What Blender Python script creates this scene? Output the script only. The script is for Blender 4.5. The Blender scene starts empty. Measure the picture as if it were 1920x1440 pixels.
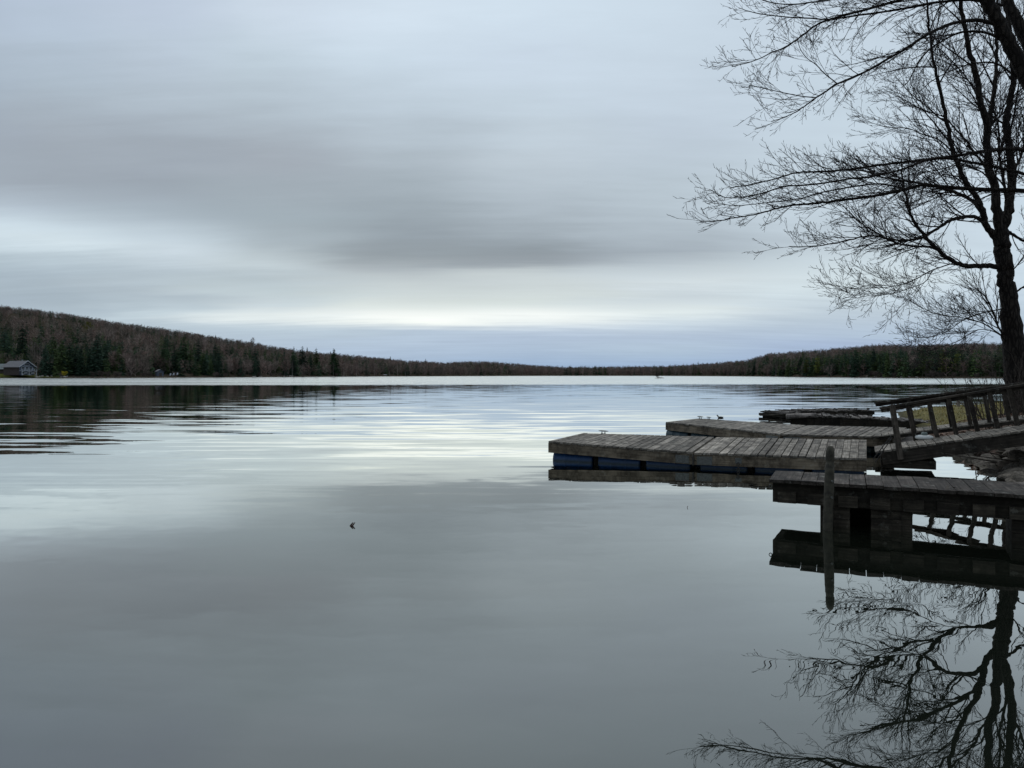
import bpy, math, random
import numpy as np
from mathutils import Vector, Matrix
SC = bpy.context.scene
COL = SC.collection
R = math.radians
F, CU, V0, H = 1443.0, 960.0, 702.5, 1.9      # focal length in photo pixels, centre column, horizon row, eye height

# ------------------------------------------------------------------ camera
cam_d = bpy.data.cameras.new('camera'); cam = bpy.data.objects.new('camera', cam_d); COL.objects.link(cam)
cam.location = (0, 0, H); cam.rotation_euler = (R(90), 0, 0)
cam_d.sensor_width = 36.0; cam_d.lens = 36.0 * F / 1920.0
cam_d.shift_y = -(720 - V0) / 1920.0
cam_d.clip_start = 0.1; cam_d.clip_end = 20000
SC.camera = cam
SC.view_settings.view_transform = 'Standard'; SC.view_settings.look = 'None'
SC.view_settings.exposure = 0.0; SC.view_settings.gamma = 1.0
SC.cycles.max_bounces = 6; SC.cycles.diffuse_bounces = 2; SC.cycles.glossy_bounces = 3
SC.cycles.caustics_reflective = False; SC.cycles.caustics_refractive = False

def lin(c):
    o = []
    for x in c:
        x /= 255.0
        o.append(x / 12.92 if x <= 0.04045 else ((x + 0.055) / 1.055) ** 2.4)
    return (o[0], o[1], o[2], 1.0)

# ------------------------------------------------------------------ node helper
class NT:
    def __init__(s, tree): s.t = tree; s.n = tree.nodes; s.l = tree.links
    def new(s, typ, **kw):
        n = s.n.new(typ)
        for k, v in kw.items(): setattr(n, k, v)
        return n
    def put(s, sock, v):
        if hasattr(v, 'is_linked') or hasattr(v, 'links'): s.l.new(v, sock)
        elif v is not None: sock.default_value = v
    def m(s, op, a, b=None, c=None, clamp=False):
        n = s.new('ShaderNodeMath', operation=op, use_clamp=clamp)
        s.put(n.inputs[0], a)
        if b is not None: s.put(n.inputs[1], b)
        if c is not None: s.put(n.inputs[2], c)
        return n.outputs[0]
    def sm(s, x, a, b, lo=0.0, hi=1.0):
        n = s.new('ShaderNodeMapRange', interpolation_type='SMOOTHSTEP')
        s.put(n.inputs[0], x); n.inputs[1].default_value = a; n.inputs[2].default_value = b
        n.inputs[3].default_value = lo; n.inputs[4].default_value = hi
        return n.outputs[0]
    def mix(s, f, a, b, typ='MIX'):
        n = s.new('ShaderNodeMix', data_type='RGBA', blend_type=typ)
        s.put(n.inputs[0], f); s.put(n.inputs[6], a); s.put(n.inputs[7], b)
        return n.outputs[2]
    def noise(s, vec, scale=1.0, detail=3.0, rough=0.5, dist=0.0):
        n = s.new('ShaderNodeTexNoise')
        if vec is not None: s.l.new(vec, n.inputs['Vector'])
        n.inputs['Scale'].default_value = scale; n.inputs['Detail'].default_value = detail
        n.inputs['Roughness'].default_value = rough; n.inputs['Distortion'].default_value = dist
        return n
    def xyz(s, x, y, z):
        n = s.new('ShaderNodeCombineXYZ'); s.put(n.inputs[0], x); s.put(n.inputs[1], y); s.put(n.inputs[2], z)
        return n.outputs[0]
    def sep(s, v):
        n = s.new('ShaderNodeSeparateXYZ'); s.l.new(v, n.inputs[0]); return n.outputs
    def scale(s, v, k):
        n = s.new('ShaderNodeVectorMath', operation='MULTIPLY'); s.l.new(v, n.inputs[0]); n.inputs[1].default_value = k
        return n.outputs[0]
    def ramp(s, f, stops, interp='LINEAR'):
        n = s.new('ShaderNodeValToRGB'); e = n.color_ramp.elements; n.color_ramp.interpolation = interp
        while len(e) < len(stops): e.new(0.5)
        for i, (p, c) in enumerate(sorted(stops, key=lambda q: q[0])):
            e[i].position = p; e[i].color = c if len(c) == 4 else (*c, 1.0)
        s.l.new(f, n.inputs[0]); return n.outputs[0]

# ------------------------------------------------------------------ world: overcast sky with layered cloud bands
SUN_AZ, SUN_EL = R(-14), R(52)
W = bpy.data.worlds.new('World'); SC.world = W; W.use_nodes = True
w = NT(W.node_tree); w.n.clear()
out = w.new('ShaderNodeOutputWorld'); bg = w.new('ShaderNodeBackground'); w.l.new(bg.outputs[0], out.inputs[0])
bg.inputs[1].default_value = 0.1
nish = w.new('ShaderNodeTexSky', sky_type='NISHITA'); nish.sun_disc = False
nish.sun_elevation = SUN_EL; nish.sun_rotation = SUN_AZ; nish.air_density = 1.0; nish.dust_density = 3.0
tc = w.new('ShaderNodeTexCoord'); D = tc.outputs['Generated']
dx, dy, dz = w.sep(D)
zc = w.m('MAXIMUM', dz, 0.0)
pl = w.xyz(w.m('DIVIDE', dx, w.m('ADD', zc, 0.10)), w.m('DIVIDE', dy, w.m('ADD', zc, 0.10)), 0.0)   # flat cloud layer seen from below
n1 = w.noise(w.scale(pl, (0.35, 0.9, 1)), 1.0, 5, 0.55)
n2 = w.noise(w.scale(pl, (0.9, 2.4, 1)), 1.6, 6, 0.6)
az = w.m('MULTIPLY', w.m('ARCTAN2', dx, dy), 180 / math.pi)
el = w.m('MULTIPLY', w.m('ARCSINE', dz), 180 / math.pi)
n3_ = w.noise(w.scale(pl, (0.8, 7.0, 1)), 1.0, 5, 0.6, 0.3); a3 = w.m('SUBTRACT', n3_.outputs[0], 0.5)
a1 = w.m('SUBTRACT', n1.outputs[0], 0.5); a2 = w.m('SUBTRACT', n2.outputs[0], 0.5)
elw = w.m('MULTIPLY', w.m('ADD', w.m('MULTIPLY', a1, 0.13), w.m('ADD', w.m('MULTIPLY', a2, 0.12), w.m('MULTIPLY', a3, 0.14))), w.m('MAXIMUM', w.m('SUBTRACT', el, 0.8), 0.0))
el2 = w.m('ADD', el, elw)
az2 = w.m('ADD', az, w.m('MULTIPLY', a1, 22.0))
COLS = {
 -100: [(0,(176,188,205)),(50,(180,192,206)),(150,(168,180,192)),(250,(160,168,178)),(340,(163,172,181)),(380,(182,194,204)),(420,(208,221,230)),(448,(208,221,228)),(480,(176,190,199)),(520,(166,179,190)),(560,(166,179,190)),(600,(176,190,202)),(700,(172,188,206))],
 60: [(0,(184,196,212)),(60,(184,197,211)),(150,(173,185,196)),(250,(163,171,180)),(340,(158,166,175)),(385,(180,191,201)),(424,(208,221,229)),(450,(213,225,231)),(480,(188,201,209)),(520,(170,183,193)),(560,(166,179,189)),(600,(182,196,206)),(700,(172,188,206))],
 250: [(0,(190,201,217)),(80,(190,202,215)),(180,(175,186,196)),(270,(161,169,178)),(345,(156,164,173)),(395,(170,181,190)),(440,(197,209,217)),(468,(207,218,225)),(510,(182,194,202)),(550,(173,185,194)),(585,(197,210,217)),(612,(182,196,206)),(700,(172,188,206))],
 500: [(0,(205,216,228)),(100,(193,206,216)),(200,(178,189,198)),(300,(163,170,178)),(400,(160,171,178)),(455,(168,178,184)),(492,(196,206,210)),(520,(182,193,199)),(545,(192,203,207)),(572,(204,214,218)),(597,(236,241,239)),(613,(190,204,214)),(640,(180,195,210)),(700,(165,182,206))],
 750: [(0,(210,222,233)),(100,(203,216,227)),(200,(192,204,214)),(300,(175,185,193)),(380,(160,170,177)),(440,(148,157,164)),(480,(148,156,161)),(505,(175,182,186)),(530,(200,207,208)),(555,(208,215,214)),(575,(222,228,224)),(592,(254,255,250)),(608,(252,254,247)),(619,(185,200,216)),(650,(180,196,214)),(700,(158,178,203))],
 1000: [(0,(209,222,233)),(100,(203,215,227)),(200,(198,210,220)),(300,(190,200,208)),(380,(178,188,196)),(450,(155,164,171)),(475,(143,151,157)),(492,(152,159,165)),(510,(200,207,208)),(540,(206,213,213)),(568,(216,223,220)),(588,(248,250,246)),(603,(242,246,243)),(618,(195,208,222)),(630,(178,193,212)),(655,(175,192,212)),(690,(154,177,205))],
 1250: [(0,(205,218,229)),(120,(200,212,223)),(250,(194,205,216)),(350,(186,197,205)),(430,(175,185,193)),(475,(165,174,182)),(505,(196,205,210)),(530,(214,222,225)),(560,(203,212,217)),(588,(230,237,236)),(608,(205,217,226)),(632,(178,193,212)),(655,(180,197,214)),(690,(154,177,206))],
 1550: [(0,(200,212,223)),(200,(200,213,223)),(350,(200,212,221)),(450,(190,201,209)),(500,(207,218,223)),(540,(216,227,231)),(580,(195,207,216)),(600,(188,201,213)),(625,(180,195,213)),(650,(168,185,211)),(700,(160,178,208))],
 1900: [(0,(200,212,223)),(200,(205,217,228)),(400,(205,218,228)),(520,(206,219,229)),(580,(190,204,216)),(620,(180,196,212)),(700,(165,183,208))],
}
cur = None; pa = None
for u in sorted(COLS):
    a = math.atan((u - CU) / F)
    st = [(0.0, lin(COLS[u][-1][1]))]
    for v, c in COLS[u]:
        e = math.degrees(math.atan((V0 - v) / F * math.cos(a)))
        st.append((max(0.0005, e / 90.0), lin(c)))
    st += [(40 / 90., lin((200, 211, 223))), (1.0, lin((205, 214, 226)))]
    c = w.ramp(w.m('DIVIDE', el2, 90.0), st)
    a = math.degrees(a)
    cur = c if cur is None else w.mix(w.sm(az2, pa, a), cur, c)
    pa = a
# soft streaks and mottling of the cloud layer
lowm = w.sm(el, 2, 16, 0.16, 0.05)
mott = w.m('ADD', w.m('MULTIPLY_ADD', a3, lowm, 1.0), w.m('ADD', w.m('MULTIPLY', a2, 0.18), w.m('MULTIPLY', a1, 0.08)))
cur = w.mix(1.0, cur, w.xyz(mott, mott, mott), 'MULTIPLY')
# unseen sky behind the camera, dimmed so faces turned this way stay darker
back = w.sm(dy, -0.25, 0.35, 0.62, 1.0)
cur = w.mix(1.0, cur, w.xyz(back, back, back), 'MULTIPLY')
cur10 = w.mix(1.0, cur, (9.8, 10.1, 10.3, 1), 'MULTIPLY')
fin = w.mix(0.97, nish.outputs[0], cur10)
w.l.new(fin, bg.inputs[0])

sl = bpy.data.lights.new('sun', 'SUN'); so = bpy.data.objects.new('sun', sl); COL.objects.link(so)
sl.energy = 0.5; sl.angle = R(25); sl.color = (1.0, 0.97, 0.92)
so.rotation_euler = Vector((math.sin(SUN_AZ) * math.cos(SUN_EL), math.cos(SUN_AZ) * math.cos(SUN_EL), math.sin(SUN_EL))).to_track_quat('Z', 'Y').to_euler()

# ------------------------------------------------------------------ materials
def material(name):
    m = bpy.data.materials.new(name); m.use_nodes = True
    t = NT(m.node_tree); b = t.n['Principled BSDF']
    return m, t, b
def attr(t, name):
    n = t.new('ShaderNodeAttribute'); n.attribute_name = name; return n
def bump(t, b, h, strength=0.5, dist=0.01):
    n = t.new('ShaderNodeBump'); n.inputs['Strength'].default_value = strength; n.inputs['Distance'].default_value = dist
    t.l.new(h, n.inputs['Height']); t.l.new(n.outputs[0], b.inputs['Normal'])
def wood(name, dark, mid, light, lichen=0.35):
    m, t, b = material(name)
    g = attr(t, 'grain').outputs['Vector']; ti = attr(t, 'tint').outputs['Fac']
    n1 = t.noise(t.scale(g, (1.2, 34, 34)), 1.0, 5, 0.62, 0.4)
    n2 = t.noise(t.scale(g, (2.0, 5, 5)), 1.0, 4, 0.6)
    n3 = t.noise(t.scale(g, (7, 7, 7)), 1.0, 5, 0.7); n4 = t.noise(t.scale(g, (3.2, 2.4, 2.4)), 1.0, 6, 0.72)
    c = t.ramp(n1.outputs[0], [(0.25, dark), (0.5, mid), (0.78, light)])
    c = t.mix(t.sm(n2.outputs[0], 0.35, 0.75, 0, 0.5), c, (dark[0]*.8, dark[1]*.8, dark[2]*.8, 1))
    k4 = t.sm(n4.outputs[0], 0.36, 0.64, 0.5, 1.45); c = t.mix(1.0, c, t.xyz(k4, k4, k4), 'MULTIPLY')
    c = t.mix(t.sm(n3.outputs[0], 0.57, 0.68, 0, lichen), c, (0.42, 0.42, 0.36, 1))
    c = t.mix(1.0, c, t.xyz(ti, ti, ti), 'MULTIPLY')
    t.l.new(c, b.inputs['Base Color']); b.inputs['Roughness'].default_value = 0.85
    b.inputs['Specular IOR Level'].default_value = 0.25
    bump(t, b, n1.outputs[0], 0.6, 0.006)
    return m
M = {}
M['deck'] = wood('deck_wood', (0.082, 0.070, 0.056), (0.24, 0.213, 0.178), (0.44, 0.40, 0.345), 0.5)
M['deck_dark'] = wood('dark_deck_wood', (0.025, 0.020, 0.016), (0.075, 0.062, 0.052), (0.15, 0.13, 0.11), 0.35)
M['side'] = wood('side_board_wood', (0.075, 0.058, 0.040), (0.215, 0.175, 0.125), (0.34, 0.285, 0.215), 0.3)
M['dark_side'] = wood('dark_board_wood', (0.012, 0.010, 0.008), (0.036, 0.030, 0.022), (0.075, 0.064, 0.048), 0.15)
M['rail'] = wood('rail_wood', (0.018, 0.015, 0.012), (0.048, 0.040, 0.032), (0.10, 0.083, 0.067), 0.25)
M['pale_wood'] = wood('pale_rotten_wood', (0.06, 0.05, 0.045), (0.17, 0.15, 0.135), (0.34, 0.32, 0.29), 0.5)
def simple(name, col, rough=0.7, nscale=8.0, var=0.35, metal=0.0, bmp=0.2, spec=0.4):
    m, t, b = material(name)
    tcn = t.new('ShaderNodeTexCoord')
    n = t.noise(tcn.outputs['Object'], nscale, 5, 0.6)
    c = t.ramp(n.outputs[0], [(0.3, tuple(x * (1 - var) for x in col)), (0.7, tuple(min(1, x * (1 + var)) for x in col))])
    t.l.new(c, b.inputs['Base Color']); b.inputs['Roughness'].default_value = rough; b.inputs['Metallic'].default_value = metal
    b.inputs['Specular IOR Level'].default_value = spec
    bump(t, b, n.outputs[0], bmp, 0.01)
    return m
def barrel_mat(name, col):
    m, t, b = material(name); g = t.new('ShaderNodeNewGeometry'); p = t.sep(g.outputs['Position'])
    n = t.noise(t.scale(g.outputs['Position'], (3, 3, 9)), 1.0, 5, 0.65); n2 = t.noise(g.outputs['Position'], 26, 5, 0.7)
    c = t.ramp(n.outputs[0], [(0.3, tuple(x * .6 for x in col)), (0.7, tuple(x * 1.6 for x in col))])
    c = t.mix(t.sm(n2.outputs[0], .6, .72, 0, .25), c, (.16, .17, .15, 1))
    c = t.mix(t.sm(t.m('MULTIPLY_ADD', n.outputs[0], -.10, p[2]), .03, -.06, 0, .85), c, (.010, .022, .012, 1))      # algae at the waterline
    t.l.new(c, b.inputs['Base Color']); b.inputs['Roughness'].default_value = .42; return m
M['barrel'] = barrel_mat('blue_plastic', (0.004, 0.052, 0.165)); M['barrel_teal'] = barrel_mat('teal_plastic', (0.008, 0.045, 0.065))
M['metal'] = simple('galvanised_steel', (0.14, 0.145, 0.135), 0.55, 60, 0.6, 0.4)
M['chain'] = simple('rusty_chain_steel', (0.07, 0.065, 0.06), 0.6, 30, 0.4, 0.5)
M['white'] = simple('white_plastic', (0.72, 0.74, 0.72), 0.4, 10, 0.1)
M['grey'] = simple('grey_plastic', (0.18, 0.22, 0.21), 0.5, 10, 0.2)
M['post'] = simple('wet_post_wood', (0.055, 0.050, 0.036), 0.8, 14, 0.6, 0, 0.6)
M['rock'] = simple('bank_rock', (0.145, 0.125, 0.10), 0.85, 3.5, 0.7, 0, 0.8)
M['pale_rock'] = simple('pale_shore_rock', (0.36, 0.34, 0.31), 0.85, 1.5, 0.4, 0, 0.5)
M['crib'] = simple('crib_timber', (0.035, 0.032, 0.025), 0.85, 6, 0.7, 0, 0.6)
M['wall'] = simple('brown_cladding', (0.07, 0.055, 0.05), 0.8, 1.5, 0.3)
M['gable'] = simple('grey_blue_cladding', (0.09, 0.11, 0.15), 0.8, 1.5, 0.3)
M['roof'] = simple('grey_shingles', (0.17, 0.17, 0.18), 0.85, 2.0, 0.25)
M['roof_green'] = simple('grey_green_roof', (0.16, 0.19, 0.19), 0.85, 2.0, 0.2)
M['trim'] = simple('white_trim', (0.52, 0.56, 0.60), 0.6, 2.0, 0.1)
M['glass'] = simple('dark_glass', (0.02, 0.025, 0.03), 0.15, 2.0, 0.1)
M['leaf'] = simple('dead_leaf', (0.07, 0.022, 0.012), 0.6, 40, 0.5)
M['feather'] = simple('dark_feathers', (0.035, 0.033, 0.03), 0.6, 30, 0.5)
M['feather_white'] = simple('white_feathers', (0.6, 0.6, 0.58), 0.6, 30, 0.1)
M['stick'] = simple('bare_stick', (0.09, 0.075, 0.06), 0.8, 20, 0.4)
# bark of the near trees: dark, ridged
m, t, b = material('dark_bark'); M['bark'] = m
tcn = t.new('ShaderNodeTexCoord')
v = t.new('ShaderNodeTexVoronoi'); v.feature = 'DISTANCE_TO_EDGE'; v.inputs['Scale'].default_value = 14
t.l.new(t.scale(tcn.outputs['Object'], (1, 1, 0.22)), v.inputs['Vector'])
nn = t.noise(tcn.outputs['Object'], 9, 6, 0.65)
h = t.m('MULTIPLY', t.sm(v.outputs['Distance'], 0.0, 0.25), nn.outputs[0])
c = t.ramp(h, [(0.1, (0.012, 0.010, 0.009)), (0.6, (0.045, 0.038, 0.032))])
t.l.new(c, b.inputs['Base Color']); b.inputs['Roughness'].default_value = 0.9; b.inputs['Specular IOR Level'].default_value = 0.2
bump(t, b, h, 1.0, 0.03)
M['twig'] = simple('twig_bark', (0.016, 0.012, 0.012), 0.8, 6, 0.4, 0, 0.0, 0.2)
M['shrub'] = simple('shrub_bark', (0.085, 0.07, 0.06), 0.8, 6, 0.4, 0, 0.0, 0.2)
# forest: colour carried per tree, with mottling
def forest_mat(name, useobj=False):
    m, t, b = material(name)
    c = attr(t, 'col').outputs['Color']
    g = t.new('ShaderNodeNewGeometry')
    n = t.noise(g.outputs['Position'], 0.5, 3, 0.6)
    k = t.sm(n.outputs[0], 0.3, 0.7, 0.6, 1.4)
    if useobj:
        oi = t.new('ShaderNodeObjectInfo')
        k = t.m('MULTIPLY', k, t.sm(oi.outputs['Random'], 0, 1, 0.7, 1.35))
    c = t.mix(1.0, c, t.xyz(k, k, k), 'MULTIPLY')
    t.l.new(c, b.inputs['Base Color']); b.inputs['Roughness'].default_value = 0.9; b.inputs['Specular IOR Level'].default_value = 0.1
    return m
M['forest'] = forest_mat('forest_tint'); M['tree'] = forest_mat('tree_tint', True)

# ------------------------------------------------------------------ geometry helpers
def Q(u, v, Y): return Vector(((u - CU) / F * Y, Y, H + (V0 - v) / F * Y))          # point seen at (u, v) at depth Y
def P(u, v, z=0.0): return Q(u, v, (H - z) * F / (v - V0))                            # point seen at (u, v) at height z
def link_mesh(name, verts, faces, mat, parent=None, smooth=False, grain=None, tint=None, col=None):
    me = bpy.data.meshes.new(name)
    me.from_pydata([tuple(q) for q in verts], [], faces); me.update()
    if grain is not None:
        a = me.attributes.new('grain', 'FLOAT_VECTOR', 'POINT'); a.data.foreach_set('vector', np.array(grain, dtype=np.float32).ravel())
        a = me.attributes.new('tint', 'FLOAT', 'POINT'); a.data.foreach_set('value', np.array(tint, dtype=np.float32))
    if smooth: me.polygons.foreach_set('use_smooth', [True] * len(me.polygons))
    me.materials.append(mat)
    o = bpy.data.objects.new(name, me); COL.objects.link(o)
    if parent is not None: o.parent = parent
    return o
def tri_mesh(name, V, T, mat, col=None, smooth=False):
    me = bpy.data.meshes.new(name)
    V = np.asarray(V, dtype=np.float32); T = np.asarray(T, dtype=np.int32)
    me.vertices.add(len(V)); me.vertices.foreach_set('co', V.ravel())
    me.loops.add(len(T) * 3); me.loops.foreach_set('vertex_index', T.ravel())
    me.polygons.add(len(T)); me.polygons.foreach_set('loop_start', np.arange(0, len(T) * 3, 3, dtype=np.int32))
    me.update(calc_edges=True)
    if smooth: me.polygons.foreach_set('use_smooth', [True] * len(T))
    if col is not None:
        a = me.attributes.new('col', 'FLOAT_COLOR', 'POINT')
        c = np.ones((len(V), 4), np.float32); c[:, :3] = col; a.data.foreach_set('color', c.ravel())
    me.materials.append(mat)
    return me
def obj(name, me, parent=None):
    o = bpy.data.objects.new(name, me); COL.objects.link(o)
    if parent is not None: o.parent = parent
    return o
def tag(o, label=None, cat=None, group=None, kind=None):
    if label: o['label'] = label
    if cat: o['category'] = cat
    if group: o['group'] = group
    if kind: o['kind'] = kind
    return o
def empty(name, loc, label, cat, group=None):
    o = bpy.data.objects.new(name, None); COL.objects.link(o); o.location = loc; o.empty_display_size = 0.2
    return tag(o, label, cat, group)
rng = random.Random(7)
class MB:
    """collects boards; vertices carry grain coordinates (along, across, through) and a tint"""
    def __init__(s, org=(0, 0, 0)): s.v = []; s.f = []; s.g = []; s.t = []; s.o = Vector(org)
    def hexa(s, b4, t4, tint=1.0, L=None):
        # b4/t4: bottom and top quads in the same order; edge 0-1 is the long (grain) direction
        k = len(s.v); pts = [Vector(q) for q in b4] + [Vector(q) for q in t4]
        Lg = (pts[1] - pts[0]).length; Wd = (pts[3] - pts[0]).length; Th = (pts[4] - pts[0]).length
        off = rng.uniform(0, 400)
        gg = [(0, 0, 0), (Lg, 0, 0), (Lg, Wd, 0), (0, Wd, 0), (0, 0, Th), (Lg, 0, Th), (Lg, Wd, Th), (0, Wd, Th)]
        for q, g in zip(pts, gg):
            s.v.append(q - s.o); s.g.append((g[0] + off, g[1] + off * .37, g[2] + off * .73)); s.t.append(tint)
        for f in ((0, 3, 2, 1), (4, 5, 6, 7), (0, 1, 5, 4), (1, 2, 6, 5), (2, 3, 7, 6), (3, 0, 4, 7)):
            s.f.append(tuple(k + i for i in f))
    def beam(s, p0, p1, wv, hv, tint=1.0):
        # board from p0 to p1 (its corner line), width vector wv, height vector hv
        p0, p1, wv, hv = Vector(p0), Vector(p1), Vector(wv), Vector(hv)
        s.hexa([p0, p1, p1 + wv, p0 + wv], [p0 + hv, p1 + hv, p1 + wv + hv, p0 + wv + hv], tint)
    def cyl(s, p0, p1, r0, r1=None, n=14, tint=1.0, rings=None):
        p0, p1 = Vector(p0), Vector(p1); r1 = r0 if r1 is None else r1
        ax = (p1 - p0).normalized(); a = ax.orthogonal().normalized(); b_ = ax.cross(a)
        prof = rings or [(0, r0), (1, r1)]
        k = len(s.v); L = (p1 - p0).length; off = rng.uniform(0, 300)
        for tt, r in prof:
            for i in range(n):
                an = 2 * math.pi * i / n
                s.v.append(p0 + ax * L * tt + (a * math.cos(an) + b_ * math.sin(an)) * r - s.o)
                s.g.append((L * tt + off, r * an, off)); s.t.append(tint)
        m_ = len(prof)
        for j in range(m_ - 1):
            for i in range(n):
                s.f.append((k + j * n + i, k + j * n + (i + 1) % n, k + (j + 1) * n + (i + 1) % n, k + (j + 1) * n + i))
        s.f.append(tuple(k + i for i in reversed(range(n)))); s.f.append(tuple(k + (m_ - 1) * n + i for i in range(n)))
    def torus(s, c, ax1, ax2, r1, r2, rt, n=12, m_=6):
        k = len(s.v); c = Vector(c); ax1, ax2 = Vector(ax1).normalized(), Vector(ax2).normalized(); nz = ax1.cross(ax2)
        for i in range(n):
            a = 2 * math.pi * i / n; d = ax1 * math.cos(a) * r1 + ax2 * math.sin(a) * r2; dn = d.normalized()
            for j in range(m_):
                b_ = 2 * math.pi * j / m_
                s.v.append(c + d + (dn * math.cos(b_) + nz * math.sin(b_)) * rt - s.o); s.g.append((0, 0, 0)); s.t.append(1)
        for i in range(n):
            for j in range(m_):
                s.f.append((k + i * m_ + j, k + ((i + 1) % n) * m_ + j, k + ((i + 1) % n) * m_ + (j + 1) % m_, k + i * m_ + (j + 1) % m_))
    def build(s, name, mat, parent=None, smooth=False):
        return link_mesh(name, s.v, s.f, mat, parent, smooth, s.g, s.t)
UP = Vector((0, 0, 1))

# ------------------------------------------------------------------ water
wm, t, b = material('lake_water'); M['water'] = wm
t.n.remove(b); mo = t.n['Material Output']
geo = t.new('ShaderNodeNewGeometry'); pos = geo.outputs['Position']
px, py, pz = t.sep(pos)
rad = t.m('SQRT', t.m('ADD', t.m('MULTIPLY', px, px), t.m('MULTIPLY', py, py)))
patch = t.noise(t.scale(pos, (0.012, 0.03, 1)), 1.0, 3, 0.5)
pw = t.m('SUBTRACT', patch.outputs[0], 0.5)
yy = t.m('ADD', py, t.m('MULTIPLY', t.m('MULTIPLY', pw, py), 0.10))
# calm close in, gentle swell in the middle, wind-ruffled far out
lp = t.m('LOGARITHM', t.m('MAXIMUM', py, 1.0), 10.0)
s_mid = t.ramp(t.m('DIVIDE', t.m('ADD', lp, t.m('MULTIPLY', pw, 0.12)), 3.0),
   [(0.0, (0.0015,)*3), (0.335, (0.0022,)*3), (0.38, (0.008,)*3), (0.42, (0.012,)*3), (0.48, (0.012,)*3), (0.56, (0.008,)*3), (0.63, (0.005,)*3), (0.69, (0.0035,)*3), (1.0, (0.004,)*3)])
rgt = t.m('MULTIPLY', t.sm(px, 15, 60), t.sm(py, 45, 70)); s_mid = t.m('MULTIPLY', s_mid, t.m('MULTIPLY_ADD', rgt, 2.2, 1.0))
edge = t.noise(t.scale(pos, (0.02, 0.25, 1)), 1.0, 4, 0.6)
yy = t.m('ADD', yy, t.m('MULTIPLY', t.m('SUBTRACT', edge.outputs[0], 0.5), 26.0)); yy = t.m('MULTIPLY_ADD', px, -0.14, yy)
ruf = t.sm(yy, 132, 160)
patch2 = t.noise(t.scale(pos, (0.004, 0.05, 1)), 1.0, 2, 0.5)
ruf2 = t.m('MULTIPLY', t.sm(patch2.outputs[0], 0.60, 0.66), t.sm(py, 60, 85))
stk = t.noise(t.scale(pos, (0.008, 0.10, 1)), 1.0, 4, 0.65); ruf = t.m('MULTIPLY', ruf, t.sm(stk.outputs[0], .3, .65, .55, 1.15))
ruf = t.m('MAXIMUM', ruf, t.m('MULTIPLY', ruf2, 0.6))
wA = t.noise(t.scale(pos, (0.22, 1.1, 1)), 1.0, 2, 0.5, 0.3)
wB = t.noise(t.scale(pos, (2.6, 4.5, 1)), 1.0, 2, 0.5, 0.2)
wC = t.noise(t.scale(pos, (0.5, 1.1, 1)), 1.0, 3, 0.6)
wD = t.noise(t.scale(pos, (0.30, 2.6, 1)), 1.0, 2, 0.5, 0.6)
def ctr(nz):
    r = t.sep(nz.outputs['Color']); return t.m('SUBTRACT', r[0], 0.5), t.m('SUBTRACT', r[1], 0.5)
ax_, ay_ = ctr(wA); bx_, by_ = ctr(wB); cx_, cy_ = ctr(wC)
dx4, dy4 = ctr(wD); near = t.sm(py, 10, 45, 1.0, 0.0)
nx = t.m('ADD', t.m('MULTIPLY', t.m('MULTIPLY', ax_, s_mid), 1.2), t.m('MULTIPLY', t.m('MULTIPLY', bx_, 0.008), near))
ny = t.m('ADD', t.m('MULTIPLY', t.m('MULTIPLY', ay_, s_mid), 7.0), t.m('MULTIPLY', t.m('MULTIPLY', by_, 0.012), near))
ny = t.m('ADD', ny, t.m('MULTIPLY', t.m('MULTIPLY', dy4, s_mid), 3.5))
nx = t.m('ADD', nx, t.m('MULTIPLY', t.m('MULTIPLY', cx_, ruf), 0.5))
ny = t.m('ADD', ny, t.m('MULTIPLY', t.m('MULTIPLY', cy_, ruf), 0.40))
nv = t.xyz(nx, ny, 1.0)
nrm = t.new('ShaderNodeVectorMath', operation='NORMALIZE'); t.l.new(nv, nrm.inputs[0])
gl = t.new('ShaderNodeBsdfGlossy'); gl.inputs['Color'].default_value = (0.985, 0.99, 0.95, 1); t.l.new(nrm.outputs[0], gl.inputs['Normal'])
t.l.new(t.m('MULTIPLY', ruf, 0.20), gl.inputs['Roughness'])
df = t.new('ShaderNodeBsdfDiffuse'); df.inputs['Color'].default_value = (0.010, 0.013, 0.009, 1)
fr = t.new('ShaderNodeFresnel'); fr.inputs['IOR'].default_value = 1.75
fac = t.m('MULTIPLY_ADD', fr.outputs[0], 1.8, -0.035, clamp=True)
mx = t.new('ShaderNodeMixShader'); t.l.new(fac, mx.inputs[0]); t.l.new(df.outputs[0], mx.inputs[1]); t.l.new(gl.outputs[0], mx.inputs[2])
t.l.new(mx.outputs[0], mo.inputs['Surface'])
wob = link_mesh('water', [(-4000, -300, 0), (4000, -300, 0), (4000, 5000, 0), (-4000, 5000, 0)], [(0, 1, 2, 3)], wm)
tag(wob, 'calm grey lake reflecting the overcast sky', kind='structure')

# ------------------------------------------------------------------ far shore terrain (hills)
KU = [-1200, -500, 0, 200, 400, 600, 800, 1000, 1200, 1400, 1500, 1700, 1920, 2400, 3200]
KD = [300, 390, 430, 450, 520, 700, 950, 1250, 1300, 900, 600, 440, 400, 340, 300]
SKU = [-1200, -500, 0, 100, 200, 300, 400, 480, 560, 640, 720, 760, 830, 900, 960, 1050, 1150, 1250, 1310, 1400, 1440, 1500, 1600, 1650, 1700, 1750, 1850, 1920, 2400, 3200]
SKV = [560, 562, 572, 582, 599, 613, 629, 641, 655, 662, 670, 674, 678, 675, 679, 687, 686, 685, 681, 673, 661, 656, 648, 644, 645, 643, 641, 642, 630, 620]
D0 = lambda u: np.interp(u, KU, KD)
D1 = lambda u: D0(u) + np.interp(u, [-500, 0, 400, 800, 1200, 1400, 1700, 1920], [500, 430, 400, 320, 250, 250, 330, 380])
def TH(u): return 10.0
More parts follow.
